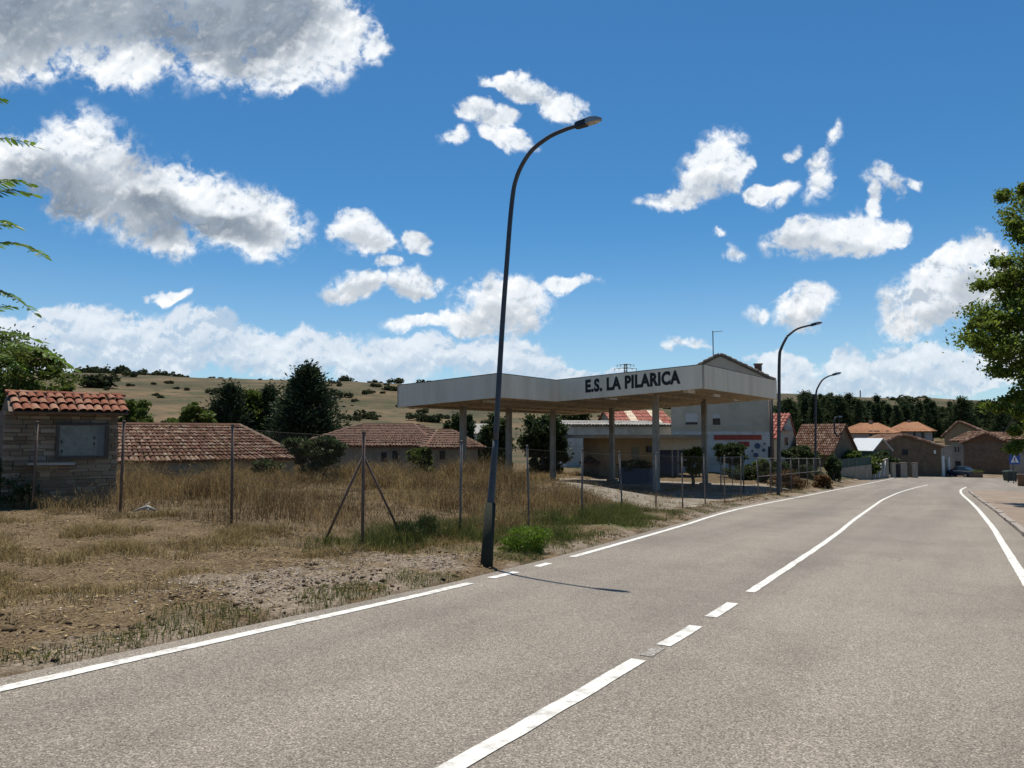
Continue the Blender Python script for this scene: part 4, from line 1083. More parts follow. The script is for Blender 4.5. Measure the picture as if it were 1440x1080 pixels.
def spot(r, px, py):
    """local coordinates (along the front, height) of a bearing on a house front"""
    root, W, A, ang, zb = r
    ca, sa = math.cos(ang), math.sin(ang)
    best = None
    a = P(px, py, 1.0).x
    t = (a * A.y - A.x) / (ca - a * sa)
    d = A.y + t * sa
    return t, P(px, py, d).z - zb
def winpx(r, x0, x1, y0, y1, kind='glass', fm='plaster'):
    a, zt = spot(r, x0, y0); b, zb = spot(r, x1, y1)
    return win(r[0], a, b, zb, zt, kind, fm)

# low barn with a sagging barrel tile roof behind the fence
r = house('tiled_barn', 'long low barn with sagging old red tile roof behind the dry field', 'barn', (20, 29.0), (414, 36.0), 6.0, 1.75, 1.35, 'hip', M['plaster_pale'], M['tile_old'], 0.3, (58, 11), z0=-1.15, hin=1.5)
r = house('brown_house', 'low house with broad brown hipped roof behind the tall grass', 'house', (424, 51.5), (608, 50), 9.0, 2.45, 1.3, 'hip', M['plaster_grey'], M['tile_brown'], 0.35, (46, 12), z0=-1.5, hin=2.6)
winpx(r, 536, 544, 636, 650, 'dark', 'plaster_grey'); winpx(r, 552, 560, 634, 650, 'dark', 'plaster_grey'); winpx(r, 588, 594, 634, 650, 'dark', 'plaster_grey')
r = house('brown_annex', 'lower annex with small brown hipped roof beside the first canopy column', 'house', (604, 48.5), (672, 49.5), 5.0, 2.35, 0.95, 'hip', M['plaster_grey'], M['tile_brown'], 0.3, (18, 8), z0=-1.5)
winpx(r, 618, 626, 634, 646, 'dark', 'plaster_grey')
r = house('pale_shed', 'pale shed with light roof half hidden behind the leaning lamp', 'shed', (655, 76), (704, 76), 4.0, 3.6, 0.9, 'gx', M['limewash'], M['greyroof'], 0.2, (10, 4), z0=-1.8, tile=False)

# shop under the canopy
r = house('ochre_shop', 'small ochre filling station shop with flat overhanging roof slab', 'shop', (859, 59.5), (921, 60.5), 6.0, 2.95, 0, 'flat', M['ochre'], M['plaster_grey'], 0.0, z0=-1.66, tile=False, th=0.02)
a, zt = spot(r, 833, 611.5); b, zb_ = spot(r, 987, 617)
MB().box(a, b, -1.0, 6.4, 2.975, 3.25).build('roof_slab', M['plaster_grey'], r[0])
winpx(r, 888, 899, 629, 661, 'door'); winpx(r, 871, 881, 648, 658, 'dark', 'ochre')
a, z = spot(r, 909, 634); MB().box(a, a + 0.35, -0.25, -0.004, z - 0.1, z + 0.35).build('wall_lamp', M['lamp_dark'], r[0])
xw, _ = spot(r, 921, 640); xe, _ = spot(r, 986, 640)
MB().box(xw + .02, xe, 3.0, 3.2, 0.0, 2.96).build('porch_back_wall', M['bluegrey'], r[0])
MB().box(xw + .02, xe, -0.12, 0.04, 2.05, 2.96).build('porch_panel', M['plaster'], r[0])
for px in (946, 954, 984):
    a, _ = spot(r, px, 640); MB().box(a - .06, a + .06, 0.05, 0.17, -0.1, 2.96).build('porch_post', M['colpaint'], r[0])
# thin vent pipe in front of the shop
a, _ = spot(r, 915, 640); MB().tube([(a, -1.2, 0), (a + 0.02, -1.2, 3.0), (a + .08, -1.2, 5.2)], 0.05, 8).build('vent_pipe', M['rust'], r[0], smooth=True)

# warehouse and striped roof behind
r = house('white_warehouse', 'long white warehouse with pale grey roof behind the ochre shop', 'warehouse', (796, 80), (948, 82), 9.0, 4.35, 0.6, 'shed', M['limewash'], M['greyroof'], 0.15, (40, 3), z0=-1.8, th=0.15)
r = house('red_roofed_hall', 'hall with patched red and cream roof behind the white warehouse', 'hall', (862, 93), (946, 94), 8.0, 4.8, 1.65, 'gx', M['plaster'], M['tile_red'], 0.2, (30, 4), z0=-1.85)
a, z = spot(r, 889, 600); b, _ = spot(r, 901, 600)
for (p0, p1) in ((889, 900), (923, 932)):
    a, _ = spot(r, p0, 600); b, _ = spot(r, p1, 600)
    slab(MB(), (a, -0.16, 4.76), (b, -0.16, 4.76), (b, 3.85, 6.41), (a, 3.85, 6.41), 0.02).build('roof_patch', mat('cream roof patch', (0.62, 0.52, 0.38), (0.5, 0.4, 0.28), 3, 0.8), r[0]).location.z = 0.14
r = house('ruined_shed', 'tumbledown brick shed with broken tiles beside the ochre shop', 'shed', (818, 63), (852, 61.5), 1.8, 0.95, 0.8, 'shed', M['adobe_low'], M['tile_old'], 0.15, (14, 5), z0=-1.66)

# the white house
wh = house('white_house', 'two storey white house with gable, shuttered windows and whitewashed ground floor', 'house', (944, 69.5), (1087, 67.2), 11.0, 8.15, 2.3, 'gy', M['plaster'], M['verge'], 0.12, (20, 10), z0=-1.72, rsplit=0.5)
r = wh
winpx(r, 964, 981, 581.5, 597, 'shutter'); winpx(r, 1002, 1013, 582, 597.5, 'halfshutter')
a, z1 = spot(r, 946, 607); b, z1b = spot(r, 1087, 609); MB().box(0.01, b - .01, -0.03, -0.002, -0.3, z1).build('whitewash', M['limewash'], r[0])
a, z = spot(r, 1000, 601); MB().box(0.01, r[1] - .01, -0.05, -0.002, z - 0.05, z + 0.05).build('string_course', M['plaster'], r[0])
for (q0, q1, y0, y1) in ((1004, 1071, 611.5, 618.5), (1038, 1054, 621, 628)):
    a, zt = spot(r, q0, y0); b, zb_ = spot(r, q1, y1)
    MB().box(a, b, -0.09, -0.031, zb_, zt).build('red_tile_sign', M['redsign'], r[0])
for (px, py, q) in ((1065, 627, .32), (1074, 633, .2), (1058, 634, .13), (1075, 624, .12), (1063, 640, .26), (1032, 636, .16)):
    a, z = spot(r, px, py); MB().cyl((a, -0.05, z), (0, 1, 0), q * .8, 0.05, 18).build('wall_plate', M['blue'], r[0])
def put(r, px0, px1, py0, py1, name, m, y0=-0.06, y1=-0.032):
    a, zt = spot(r, px0, py0); b, zb_ = spot(r, px1, py1); return MB().box(a, b, y0, y1, zb_, zt).build(name, m, r[0])
put(r, 1080, 1083.5, 628, 645, 'door', M['dark']); put(r, 1029, 1047, 629, 641, 'window', M['dark']); put(r, 1030, 1044, 646, 656, 'window', M['dark'])
a, z = spot(r, 1062, 524); b, zt = spot(r, 1072, 511)
ch = MB().box(a, b, 1.0, 1.7, z - 1.2, zt).build('chimney', M['brickred'], r[0])
MB().box(a - .08, b + .08, .92, 1.78, zt, zt + .1).build('chimney_cap', M['plaster_grey'], ch)
a, z = spot(r, 1003, 505); _, zt = spot(r, 1003, 464)
MB().tube([(a, 0.6, z - 0.8), (a, 0.6, zt)], 0.045, 8).tube([(a - .05, .6, zt - .1), (a + .9, .6, zt - .05)], 0.025, 6).tube([(a + .3, .35, zt - .07), (a + .3, .85, zt - .07)], .015, 5).tube([(a + .6, .4, zt - .06), (a + .6, .8, zt - .06)], .015, 5).build('aerial', M['galv'], r[0])
put(r, 1086.2, 1087, 545, 650, 'drain_pipe', M['galv'], -.16, -.08)
up_ = onG(1088, 65); upt = P(1082, 562, 65)
tag(MB().tube([up_ - Vector((0, 0, .2)), up_.lerp(upt, .5), upt], [0.14, .12, .10], 8).build('utility_pole', M['wood'], smooth=True), 'leaning dark wooden pole at the corner of the white house', 'pole')

# cottages beyond
r = house('white_cottage', 'narrow white cottage with steep red roof beyond the white house', 'cottage', (1092, 82), (1118, 87), 6.0, 3.7, 2.6, 'gy', M['plaster'], M['tile_red'], 0.15, (12, 8), z0=-2.4, rsplit=0.7)
winpx(r, 1103, 1108, 615, 626, 'glass'); winpx(r, 1103, 1109, 634, 646, 'dark'); put(r, 1100, 1110, 601, 606, 'air_unit', M['lamp_grey'], -.4, -.01)
r = house('steep_tiled_barn', 'barn with steep weathered tile slope beside the cottage', 'barn', (1113, 85), (1169, 82), 7.0, 2.05, 3.0, 'gx', M['adobe_low'], M['tile_old'], 0.3, (22, 12), z0=-2.3)
r = house('white_roofed_shed', 'green walled shed with shining white sheet roof', 'shed', (1190, 103), (1226, 100), 4.5, 2.75, 1.5, 'gx', M['greenmesh'], M['whitesheet'], 0.2, (4, 2), z0=-3.1, tile=False, gable_m=M['adobe_low'])
r = house('orange_roofed_villa', 'pink villa with wide orange hipped roof behind the white roofed shed', 'villa', (1183, 165), (1254, 160), 13, 5.2, 1.85, 'hip', M['pink'], M['tile_orange'], 0.7, (40, 10), z0=-3.0)
for p0, p1 in ((1222, 1227), (1229, 1237), (1246, 1250)): winpx(r, p0, p1, 606, 616, 'glass', 'pink')
ch = put(r, 1217, 1222, 590, 597, 'chimney', M['plaster_grey'], 5.8, 6.6)
r = house('orange_roofed_villa', 'pink villa with orange hipped roof half behind the stone barn', 'villa', (1252, 172), (1303, 168), 12, 5.6, 1.8, 'hip', M['pink'], M['tile_orange'], 0.7, (36, 10), z0=-3.0)
for p0, p1 in ((1265, 1268), (1284, 1288), (1295, 1300)): winpx(r, p0, p1, 606, 616, 'glass', 'pink')
put(r, 1271, 1276, 590, 597, 'chimney', M['plaster_grey'], 5.8, 6.6)

r = house('stone_barn', 'broad stone barn with low tiled gable facing the road', 'barn', (1229, 108), (1322, 106), 14, 3.75, 1.5, 'gy', M['barnstone'], M['tile_old'], 0.35, (20, 9), z0=-3.75, rsplit=0.44)
winpx(r, 1268, 1277, 632, 640, 'dark', 'barnstone'); put(r, 1313, 1316, 633, 638, 'wall_lamp', M['railwhite'])
r = house('garage_front', 'pale garage front with white door posts beside the stone barn', 'garage', (1323, 106), (1338, 109), 6, 3.9, .3, 'flat', M['plaster_pale'], M['plaster_grey'], 0.05, z0=-3.9, tile=False)
put(r, 1324, 1327, 641, 670, 'door_post', M['railwhite'], -.2, -.02); put(r, 1332, 1334.5, 643, 670, 'door_post', M['railwhite'], -.2, -.02); put(r, 1327.5, 1331.5, 646, 669, 'door', M['door'])
r = house('brick_house', 'tall brown brick gabled house at the end of the road', 'house', (1354, 117), (1419, 112), 12, 4.6, 1.4, 'gy', M['adobe_low'], M['tile_old'], 0.3, (16, 8), z0=-4.2, gable_m=M['adobe'])
r2 = house('plastered_front', 'white plastered front with narrow windows left of the brick house', 'house', (1337, 124), (1354, 122), 9, 4.9, 1.4, 'gx', M['plaster_pale'], M['tile_old'], 0.25, (8, 6), z0=-4.2)
winpx(r2, 1342, 1345.5, 628, 636, 'glass'); winpx(r2, 1346.5, 1349.5, 628, 636, 'glass'); winpx(r2, 1343, 1352, 648, 660, 'dark')
r = house('ochre_house', 'tall ochre house with sloping roof rising behind the brick house', 'house', (1328, 142), (1392, 138), 10, 6.0, 2.4, 'gy', M['ochre'], M['tile_old'], 0.3, (14, 8), z0=-4.4, rsplit=0.32)
r = house('pale_corner_house', 'pale plastered house edge behind the pedestrian crossing sign', 'house', (1418, 108), (1445, 106), 8, 4.9, 1.2, 'gx', M['plaster_pale'], M['tile_old'], 0.2, (10, 5), z0=-3.9)
winpx(r, 1426, 1433, 622, 634, 'glass')

# garden wall with dark green mesh, white raked rails, gate pillars
def wall_box(name, label, cat, a, b, th, h, m, zoff=0.0):
    A = onG(*a); B = onG(*b); ang = math.atan2(B.y - A.y, B.x - A.x); W = (B - A).length
    root = tag(empty(name, A, ang), label, cat)
    return root, W
gw, W = wall_box('garden_wall', 'low garden wall topped with dark green mesh beside the road', 'wall', (1170, 70), (1227, 82), .2, .8, None)
MB().box(0, W, 0, .22, -1.2, 0.45).build('wall', M['plaster_grey'], gw)
gm = MB().box(0, W, .09, .12, 0.452, 1.25).build('mesh_screen', M['greenmesh'], gw)
for k in range(6): MB().box(W * k / 5 - .05, W * k / 5 + .05, .05, .085, .4, 1.35).build('post', M['postgrey'], gw)
rr_, W = wall_box('raked_railing', 'pale ramp parapet with three slanting white rails', 'railing', (1228, 83), (1251, 92), .2, .8, None)
MB().add([(0, 0, -1), (W, 0, -1), (W, 0, 2.0), (0, 0, 1.6), (0, .2, -1), (W, .2, -1), (W, .2, 2.0), (0, .2, 1.6)], [(0, 1, 2, 3), (7, 6, 5, 4), (0, 3, 7, 4), (1, 5, 6, 2), (3, 2, 6, 7)]).build('parapet', M['plaster_grey'], rr_)
for k in range(3):
    x0 = W * (0.06 + 0.26 * k); MB().tube([(x0, -.1, 0.05), (x0 + W * .16, -.1, 1.75)], 0.06, 6).build('slanting_rail', M['railwhite'], rr_)
for i, (q, lab) in enumerate((((1256, 1261), 'first pale gate pillar beside the raked railing'), ((1268, 1277), 'wide pale gate wall between the two dark gateways'), ((1285, 1292), 'last pale gate pillar in front of the stone barn'))):
    A = onG(q[0], 94 + i); B = onG(q[1], 94 + i); rt_ = tag(empty('gate_pillar', A), lab, 'gate pillar', 'gate pillars in front of the stone barn')
    w_ = B.x - A.x; MB().box(0, w_, 0, .5, -.6, 1.75, .01).build('shaft', M['plaster_pale'], rt_); MB().box(-.06, w_ + .06, -.06, .56, 1.752, 1.85).build('cap', M['concrete'], rt_)
A = onG(1261.5, 94.6); B = onG(1267.5, 94.6); g1 = tag(empty('dark_gate', A), 'dark closed gate between the first two pale pillars', 'gate')
MB().box(0, B.x - A.x, .1, .16, 0.02, 1.65).build('gate_leaf', M['dark'], g1); MB().tube([(0, .13, 1.68), (B.x - A.x, .13, 1.68)], .03, 6).build('top_rail', M['postgrey'], g1)
A = onG(1277.5, 95.6); B = onG(1284.5, 95.6); g1 = tag(empty('slatted_gate', A), 'weathered slatted gate next to the last pale pillar', 'gate')
gm = MB()
for k in range(8): w_ = (B.x - A.x) / 8; gm.box(k * w_ + .01, (k + 1) * w_ - .01, .1, .15, .05, 1.6)
gm.build('slats', M['wood'], g1); MB().box(0, B.x - A.x, .152, .2, .5, .6).build('crossbar', M['wood'], g1)

# parked car, stone planter, bin, sign, low brick wall
cp = onG(1352, 106); cp.z = Gz(cp.x, cp.y)
car = tag(empty('parked_car', cp, rad(-62)), 'small dark blue car parked by the houses at the road end', 'car')
def loft_rows(rows):
    mb = MB(); n = len(rows[0])
    for r_ in rows: mb.v += r_
    for i in range(len(rows) - 1):
        for j in range(n): mb.f.append((i * n + j, i * n + (j + 1) % n, (i + 1) * n + (j + 1) % n, (i + 1) * n + j))
    mb.f.append(tuple(range(n - 1, -1, -1))); q = (len(rows) - 1) * n; mb.f.append(tuple(range(q, q + n))); return mb
def carsec(x, w, zb, zm, zt): return [(x, -w * .86, zb), (x, -w, zm * .7 + zb * .3), (x, -w * .97, zm), (x, -w * .7, zt), (x, w * .7, zt), (x, w * .97, zm), (x, w, zm * .7 + zb * .3), (x, w * .86, zb)]
loft_rows([carsec(-2.0, .72, .35, .6, .68), carsec(-1.9, .8, .26, .74, .86), carsec(-1.2, .84, .22, .84, .93), carsec(0.6, .84, .22, .86, .95), carsec(1.6, .82, .24, .82, .92), carsec(1.95, .76, .34, .7, .8)]).build('body', M['carblue'], car, smooth=False)
loft_rows([[(-1.0, -.74, .93), (-1.0, -.74, .94), (-1.0, .74, .94), (-1.0, .74, .93)], [(-.35, -.66, .92), (-.35, -.60, 1.42), (-.35, .60, 1.42), (-.35, .66, .92)], [(.9, -.66, .92), (.9, -.60, 1.44), (.9, .60, 1.44), (.9, .66, .92)], [(1.6, -.72, .92), (1.6, -.7, .95), (1.6, .7, .95), (1.6, .72, .92)]]).build('glasshouse', M['glass'], car)
MB().box(-.36, .92, -.58, .58, 1.43, 1.475).build('car_roof', M['carblue'], car)
for x in (-1.25, 1.2):
    for y in (-.78, .78):
        w = MB().cyl((x, y, .3), (0, 1, 0), .3, .2, 18).build('wheel', M['tyre'], car); MB().cyl((x, y * 1.02, .3), (0, 1, 0), .17, .2, 14).build('rim', M['rim'], w)
for y in (-.55, .55): MB().box(-2.03, -1.88, y - .16, y + .16, .6, .72).build('headlight', M['chrome'], car)
MB().box(-2.045, -2.0, -.26, .26, .42, .53).build('number_plate', M['signwhite'], car)
A = onG(1366, 104); tp = tag(empty('planter', A), 'long mossy stone planter beside the parked car', 'planter'); MB().box(0, 1.7, 0, .7, -.1, .75, .03).build('trough', M['barnstone'], tp)
V, Fc = leaf_quads(np.random.default_rng(4).normal(size=(400, 3)) * [.5, .22, .12] + [.85, .35, .8], .14, np.random.default_rng(5)); mesh_np('foliage', V, Fc, M['leaf_mid'], tp)
A = onG(1418, 80); bn = tag(empty('wheeled_bin', A), 'dark wheeled rubbish bin below the crossing sign', 'bin')
bw = onG(1432, 80).x - A.x
MB().hexa([(.06, 0, .12), (bw - .06, 0, .12), (bw - .06, .75, .12), (.06, .75, .12)], [(0, -.05, 1.05), (bw, -.05, 1.05), (bw, .85, 1.05), (0, .85, 1.05)]).build('bin_body', M['bin'], bn)
MB().hexa([(-.03, -.08, 1.052), (bw + .03, -.08, 1.052), (bw + .03, .88, 1.052), (-.03, .88, 1.052)], [(.1, .05, 1.2), (bw - .1, .05, 1.2), (bw - .1, .8, 1.2), (.1, .8, 1.2)]).build('lid', M['bin'], bn)
for q in (.12, bw - .12): MB().cyl((q, .1, .08), (1, 0, 0), .08, .06, 12).build('wheel', M['tyre'], bn)
# pedestrian crossing sign
sd = 74.0; sb = onG(1427, sd); sg = tag(empty('crossing_sign', sb), 'square blue pedestrian crossing sign on a grey post', 'road sign')
c = P(1426.5, 645.5, sd) - sb; hw = 7.4 / F * sd
MB().tube([(0, .06, -.2), (0, .06, c.z + hw)], .04, 8).build('post', M['galv'], sg)
pl = MB().box(c.x - hw, c.x + hw, -.03, 0.0, c.z - hw, c.z + hw).build('sign_plate', M['signblue'], sg)
MB().prism([(c.x - hw * .78, -.033, c.z - hw * .68), (c.x + hw * .78, -.033, c.z - hw * .68), (c.x, -.033, c.z + hw * .76)], (0, -.004, 0)).build('white_triangle', M['signwhite'], pl)
fg = MB(); q = hw
fg.cyl((c.x + .02 * q, -.042, c.z + .28 * q), (0, 1, 0), .09 * q, .004, 12)
for a, b, r_ in (((.0, .18), (-.02, -.2), .075), ((-.02, -.18), (-.2, -.52), .05), ((-.02, -.18), (.16, -.5), .05), ((.0, .12), (.2, -.08), .04), ((.0, .12), (-.2, -.05), .04)):
    p = Vector((c.x + a[0] * q, 0, c.z + a[1] * q)); s_ = Vector((c.x + b[0] * q, 0, c.z + b[1] * q)); d = (s_ - p).normalized(); nn = Vector((-d.z, 0, d.x)) * r_ * q
    fg.prism([p + nn + Vector((0, -.04, 0)), p - nn + Vector((0, -.04, 0)), s_ - nn + Vector((0, -.04, 0)), s_ + nn + Vector((0, -.04, 0))], (0, -.004, 0))
for k in range(4): x_ = c.x + (-.5 + .27 * k) * q; fg.box(x_, x_ + .14 * q, -.0445, -.0375, c.z - .66 * q, c.z - .56 * q)
fg.build('walking_figure', M['letter'], pl)
A = onG(1433, 66); bwl = tag(empty('brick_wall', A, rad(-20)), 'low brown brick wall at the right edge beside the bin', 'wall')
MB().box(0, 6, 0, .3, -.2, .95).build('wall', M['adobe'], bwl); MB().box(-.04, 6.04, -.04, .34, .952, 1.02).build('coping', M['pavement'], bwl)

# lattice pylon and masts on the hills
pb = P(880, 548, 420); pz = float(hill(pb.x, pb.y)); pt_ = P(880, 512, 420).z
py_ = tag(empty('power_pylon', (pb.x, pb.y, pz)), 'lattice power pylon rising above the canopy roof', 'pylon')
Hh = pt_ - pz; mb = MB()
for i, j in ((-1, -1), (1, -1), (1, 1), (-1, 1)): mb.tube([(i * 1.6, j * 1.6, 0), (i * .75, j * .75, Hh * .8), (i * .7, j * .7, Hh)], .16, 4)
for k in range(16):
    z0 = Hh * k / 16; z1 = Hh * (k + 1) / 16; w0 = 1.6 - .85 * min(1, z0 / Hh / .8); w1 = 1.6 - .85 * min(1, z1 / Hh / .8)
    for sg_ in (1, -1): mb.tube([(-w0 * sg_, -w0, z0), (w1 * sg_, -w1, z1)], .1, 4); mb.tube([(-w0 * sg_, w0, z0), (w1 * sg_, w1, z1)], .1, 4)
mb.build('tower', M['galv'], py_)
for dz, wd in ((0, 4.6), (-2.0, 6.0)): 
    MB().tube([(-wd, 0, Hh + dz - .5), (0, 0, Hh + dz), (wd, 0, Hh + dz - .5)], [.1, .3, .1], 4).build('crossarm', M['galv'], py_)
    ins = MB()
    for sg_ in (-1, -.6, .6, 1): ins.tube([(sg_ * wd, 0, Hh + dz - .4), (sg_ * wd, 0, Hh + dz - 1.5)], .16, 5)
    ins.build('insulators', M['lamp_dark'], py_)
mp_ = P(1210, 562, 600); mz = float(hill(mp_.x, mp_.y)); tag(MB().tube([(mp_.x, mp_.y, mz - 1), (mp_.x, mp_.y, P(1210, 549, 600).z)], .45, 6).build('mast', M['galv']), 'thin mast standing on the ridge above the pine wood', 'mast')

# dead branch in the grass by the second post
db = P(203, 704, 16.6); db.z = Gz(db.x, db.y) + .12
mb = MB()
for pts_, rr_b in ((((-.5, .1, 0), (-.1, 0, .14), (.15, -.05, .2), (.5, .05, .06)), [.02, .04, .06, .02]), (((-.1, 0, .14), (.05, .2, .3), (.1, .3, .38)), [.03, .02, .01]), (((.15, -.05, .2), (.3, -.2, .02)), [.03, .015])):
    mb.tube([db + Vector(v) * .5 for v in pts_], [q * .8 for q in rr_b], 7)
tag(mb.build('dead_branch', M['deadwood'], smooth=True), 'bleached dead branch lying in the dry grass by a rusty post', 'branch')

# ================================================================== TREES AND SHRUBS
def tr(name, label, cat, px, py0, py1, d, w, n, leaf, m, seed, base_py=None, nclump=50, cr=.25, shell=.5, blobs=None, group=None, r0=.1):
    """one tree whose crown spans py0..py1 at bearing px with width w px at distance d"""
    k = d / F; c = P(px, (py0 + py1) / 2, d); hw = w * k / 2; hh = (py1 - py0) * k / 2
    b0 = (c.x, d, float(hill(c.x, d)) if d > 115 else Gz(c.x, d))
    if blobs is None:
        rg = np.random.default_rng(seed); blobs = [(c.x, d, c.z - .1 * hh, hw * .75, hw * .75, hh * .85)]
        for q in range(6):
            a = rg.uniform(0, 6.28); e = rg.uniform(-.5, .6)
            blobs.append((c.x + math.cos(a) * hw * .5, d + math.sin(a) * hw * .5, c.z + e * hh, hw * .5, hw * .5, hh * .42))
    return tree(name, label, cat, b0, [(q[0], q[1], q[2], q[3] * 1.12, q[4] * 1.12, q[5] * 1.08) for q in blobs], int(n * 1.7), leaf * 1.2, m, r0, None, nclump, cr, shell, seed, group)
# big dark cedar behind the barn
b = P(432, 612, 58); b.z = Gz(b.x, 58) - .3
conifer('cedar_tree', 'large dark conifer standing between the tiled barn and the brown house', b, P(432, 519, 58).z - b.z, 3.2, 26000, .38, M['leaf_cedar'], 21, levels=20, point=1.5, narrow=1.2)
b = P(322, 612, 64); b.z = Gz(b.x, 64)
conifer('dark_conifer', 'dark round topped conifer left of the big cedar', b, P(322, 544, 64).z - b.z, 2.5, 15000, .36, M['leaf_cedar'], 22, levels=14, point=2.4)
b = P(352, 612, 66); b.z = Gz(b.x, 66)
conifer('dark_conifer', 'mid green conifer tucked between the darker conifer and the big cedar', b, P(352, 551, 66).z - b.z, 2.3, 13000, .36, M['leaf_mid'], 23, levels=12, point=1.8)
b = P(378, 612, 67); b.z = Gz(b.x, 67)
conifer('dark_conifer', 'darkest short conifer touching the big cedar', b, P(378, 549, 67).z - b.z, 2.3, 13000, .36, M['leaf_cedar'], 24, levels=12, point=2.2)
tr('green_bush', 'bright green bush at the corner of the stone kiosk roof', 'bush', 190, 556, 622, 44, 52, 7000, .17, M['leaf_mid'], 31)
tr('green_bush', 'pale green rounded bush behind the tiled barn ridge', 'bush', 276, 566, 618, 46, 46, 6000, .17, M['leaf_mid'], 32)
tr('green_bush', 'small low green bush between the two pale bushes behind the barn', 'bush', 240, 586, 620, 47, 26, 2500, .16, M['leaf_mid'], 33)
tr('dark_shrub', 'dark leafy shrub in front of the brown roofed house', 'shrub', 446, 612, 668, 33, 78, 8000, .13, M['leaf_dark'], 34, nclump=70)
tr('dark_shrub', 'green shrub growing against the brown annex wall', 'shrub', 592, 630, 668, 44, 34, 3500, .15, M['leaf_mid'], 35)
tr('dark_shrub', 'small dark shrub by the end of the tiled barn', 'shrub', 375, 642, 668, 31, 44, 2500, .11, M['leaf_dark'], 36)
tr('dense_tree', 'dense dark tree seen between the canopy columns', 'tree', 764, 568, 672, 67, 70, 13000, .28, M['leaf_dark'], 37, nclump=110, r0=.2)
tr('dense_tree', 'dark tree just behind the leaning lamp pole', 'tree', 695, 577, 672, 64, 56, 9000, .26, M['leaf_dark'], 38, nclump=70)
tr('dense_tree', 'dark bushy tree between the first canopy column and the lamp pole', 'tree', 650, 572, 660, 70, 44, 6000, .26, M['leaf_dark'], 39)
tr('dense_tree', 'far green trees above the white warehouse roof', 'tree', 815, 566, 650, 100, 80, 7000, .4, M['leaf_dark'], 40)
tr('garden_bush', 'olive bush trained in front of the ochre shop porch', 'bush', 974, 626, 672, 50, 34, 4500, .15, M['leaf_mid'], 41)
tr('garden_bush', 'rounded dark bush before the whitewashed wall of the house', 'bush', 1026, 622, 655, 60, 46, 5500, .17, M['leaf_dark'], 42)
tr('garden_bush', 'grey green hedge clump behind the open mesh gate', 'bush', 1045, 652, 678, 57, 60, 4500, .15, M['leaf_dark'], 43)
tr('garden_bush', 'clipped green bush right of the open mesh gate', 'bush', 1073, 644, 678, 56, 24, 2500, .15, M['leaf_mid'], 44)
tr('garden_bush', 'bushy dark shrub under the steep tiled barn roof', 'bush', 1128, 622, 668, 70, 52, 6500, .2, M['leaf_dark'], 45)
tr('garden_bush', 'leafy green shrub behind the garden wall below the white roofed shed', 'bush', 1205, 630, 668, 84, 54, 6000, .24, M['leaf_mid'], 46)
tr('garden_bush', 'dark shrub between the garden wall and the stone barn', 'bush', 1243, 632, 664, 96, 36, 4000, .26, M['leaf_dark'], 47)
tr('garden_bush', 'narrow dark shrub at the post end of the garden wall', 'bush', 1172, 636, 678, 66, 22, 2800, .18, M['leaf_dark'], 48)
tr('withered_plant', 'withered reddish plant at the roadside past the railed fence', 'plant', 1157, 666, 694, 51.5, 22, 1500, .15, M['leaf_rust'], 49, cr=.4, shell=.3)
tr('garden_bush', 'dark leafy bush behind the railed fence near the second street lamp', 'bush', 1084, 650, 684, 53, 42, 3500, .15, M['leaf_dark'], 61)
tr('dry_bush', 'dry brown bush behind the railed fence before the white cottage', 'bush', 1106, 662, 690, 50, 50, 2600, .13, M['leaf_rust'], 62, cr=.4, shell=.3)
tr('garden_bush', 'dark hedge clump beside the far end of the railed fence', 'bush', 1138, 655, 690, 60, 44, 3500, .16, M['leaf_dark'], 63)
tr('garden_bush', 'green bush against the white cottage front', 'bush', 1098, 646, 676, 62, 28, 2500, .18, M['leaf_dark'], 50)
# bright green bush beside the leaning lamp
p = onG(737, 13.5)
rg = np.random.default_rng(8)
bb = tag(empty('bright_bush', p), 'bright green leafy bush growing right beside the leaning lamp', 'bush')
C = crown_pts(7000, [(0, 0, .22, .36, .34, .30), (-.22, -.1, .14, .26, .26, .18), (.25, .1, .2, .24, .26, .24)], rg, 60, .3, .35); C[:, 2] = np.abs(C[:, 2])
V, Fc = leaf_quads(C, .05, rg, .1, .3, np.repeat([[0, 0, 1.0]], len(C), 0) + rg.normal(size=(len(C), 3)) * .5); mesh_np('foliage', V, Fc, M['leaf_bright'], bb)
sm_ = MB()
for k in range(14): a = rg.uniform(0, 6.28); sm_.tube([(0, 0, -.03), (math.cos(a) * .12, math.sin(a) * .12, .2), (math.cos(a) * .3, math.sin(a) * .3, .42)], [.006, .005, .002], 4)
sm_.build('stem', M['leaf_mid'], bb)
# thistly weeds near the fence foot
for i, (px, d, hh) in enumerate(((784, 15.3, .55), (598, 14.6, .6), (575, 14.0, .5))):
    p = onG(px, d); rg = np.random.default_rng(90 + i)
    wd = tag(empty('weed', p), ('spindly grey green weed right of the bright bush', 'dark green weed clump at the fence foot left of the lamp', 'dark weed next to the braced corner post')[i], 'weed')
    C = crown_pts(2200 if i else 500, [(0, 0, hh * .45, .3, .25, hh * .5)], rg, 26, .35, .3); C[:, 2] = np.abs(C[:, 2]); V, Fc = leaf_quads(C, .06, rg, .1, .25, np.repeat([[0, 0, 1.0]], len(C), 0)); mesh_np('foliage', V, Fc, M['leaf_dark' if i else 'leaf_mid'], wd)
    sm_ = MB()
    for k in range(9): a = rg.uniform(0, 6.28); sm_.tube([(0, 0, -.03), (math.cos(a) * .1, math.sin(a) * .1, hh * .5), (math.cos(a) * .22, math.sin(a) * .22, hh * .95)], [.006, .005, .002], 4)
    sm_.build('stem', M['straw_short'], wd)

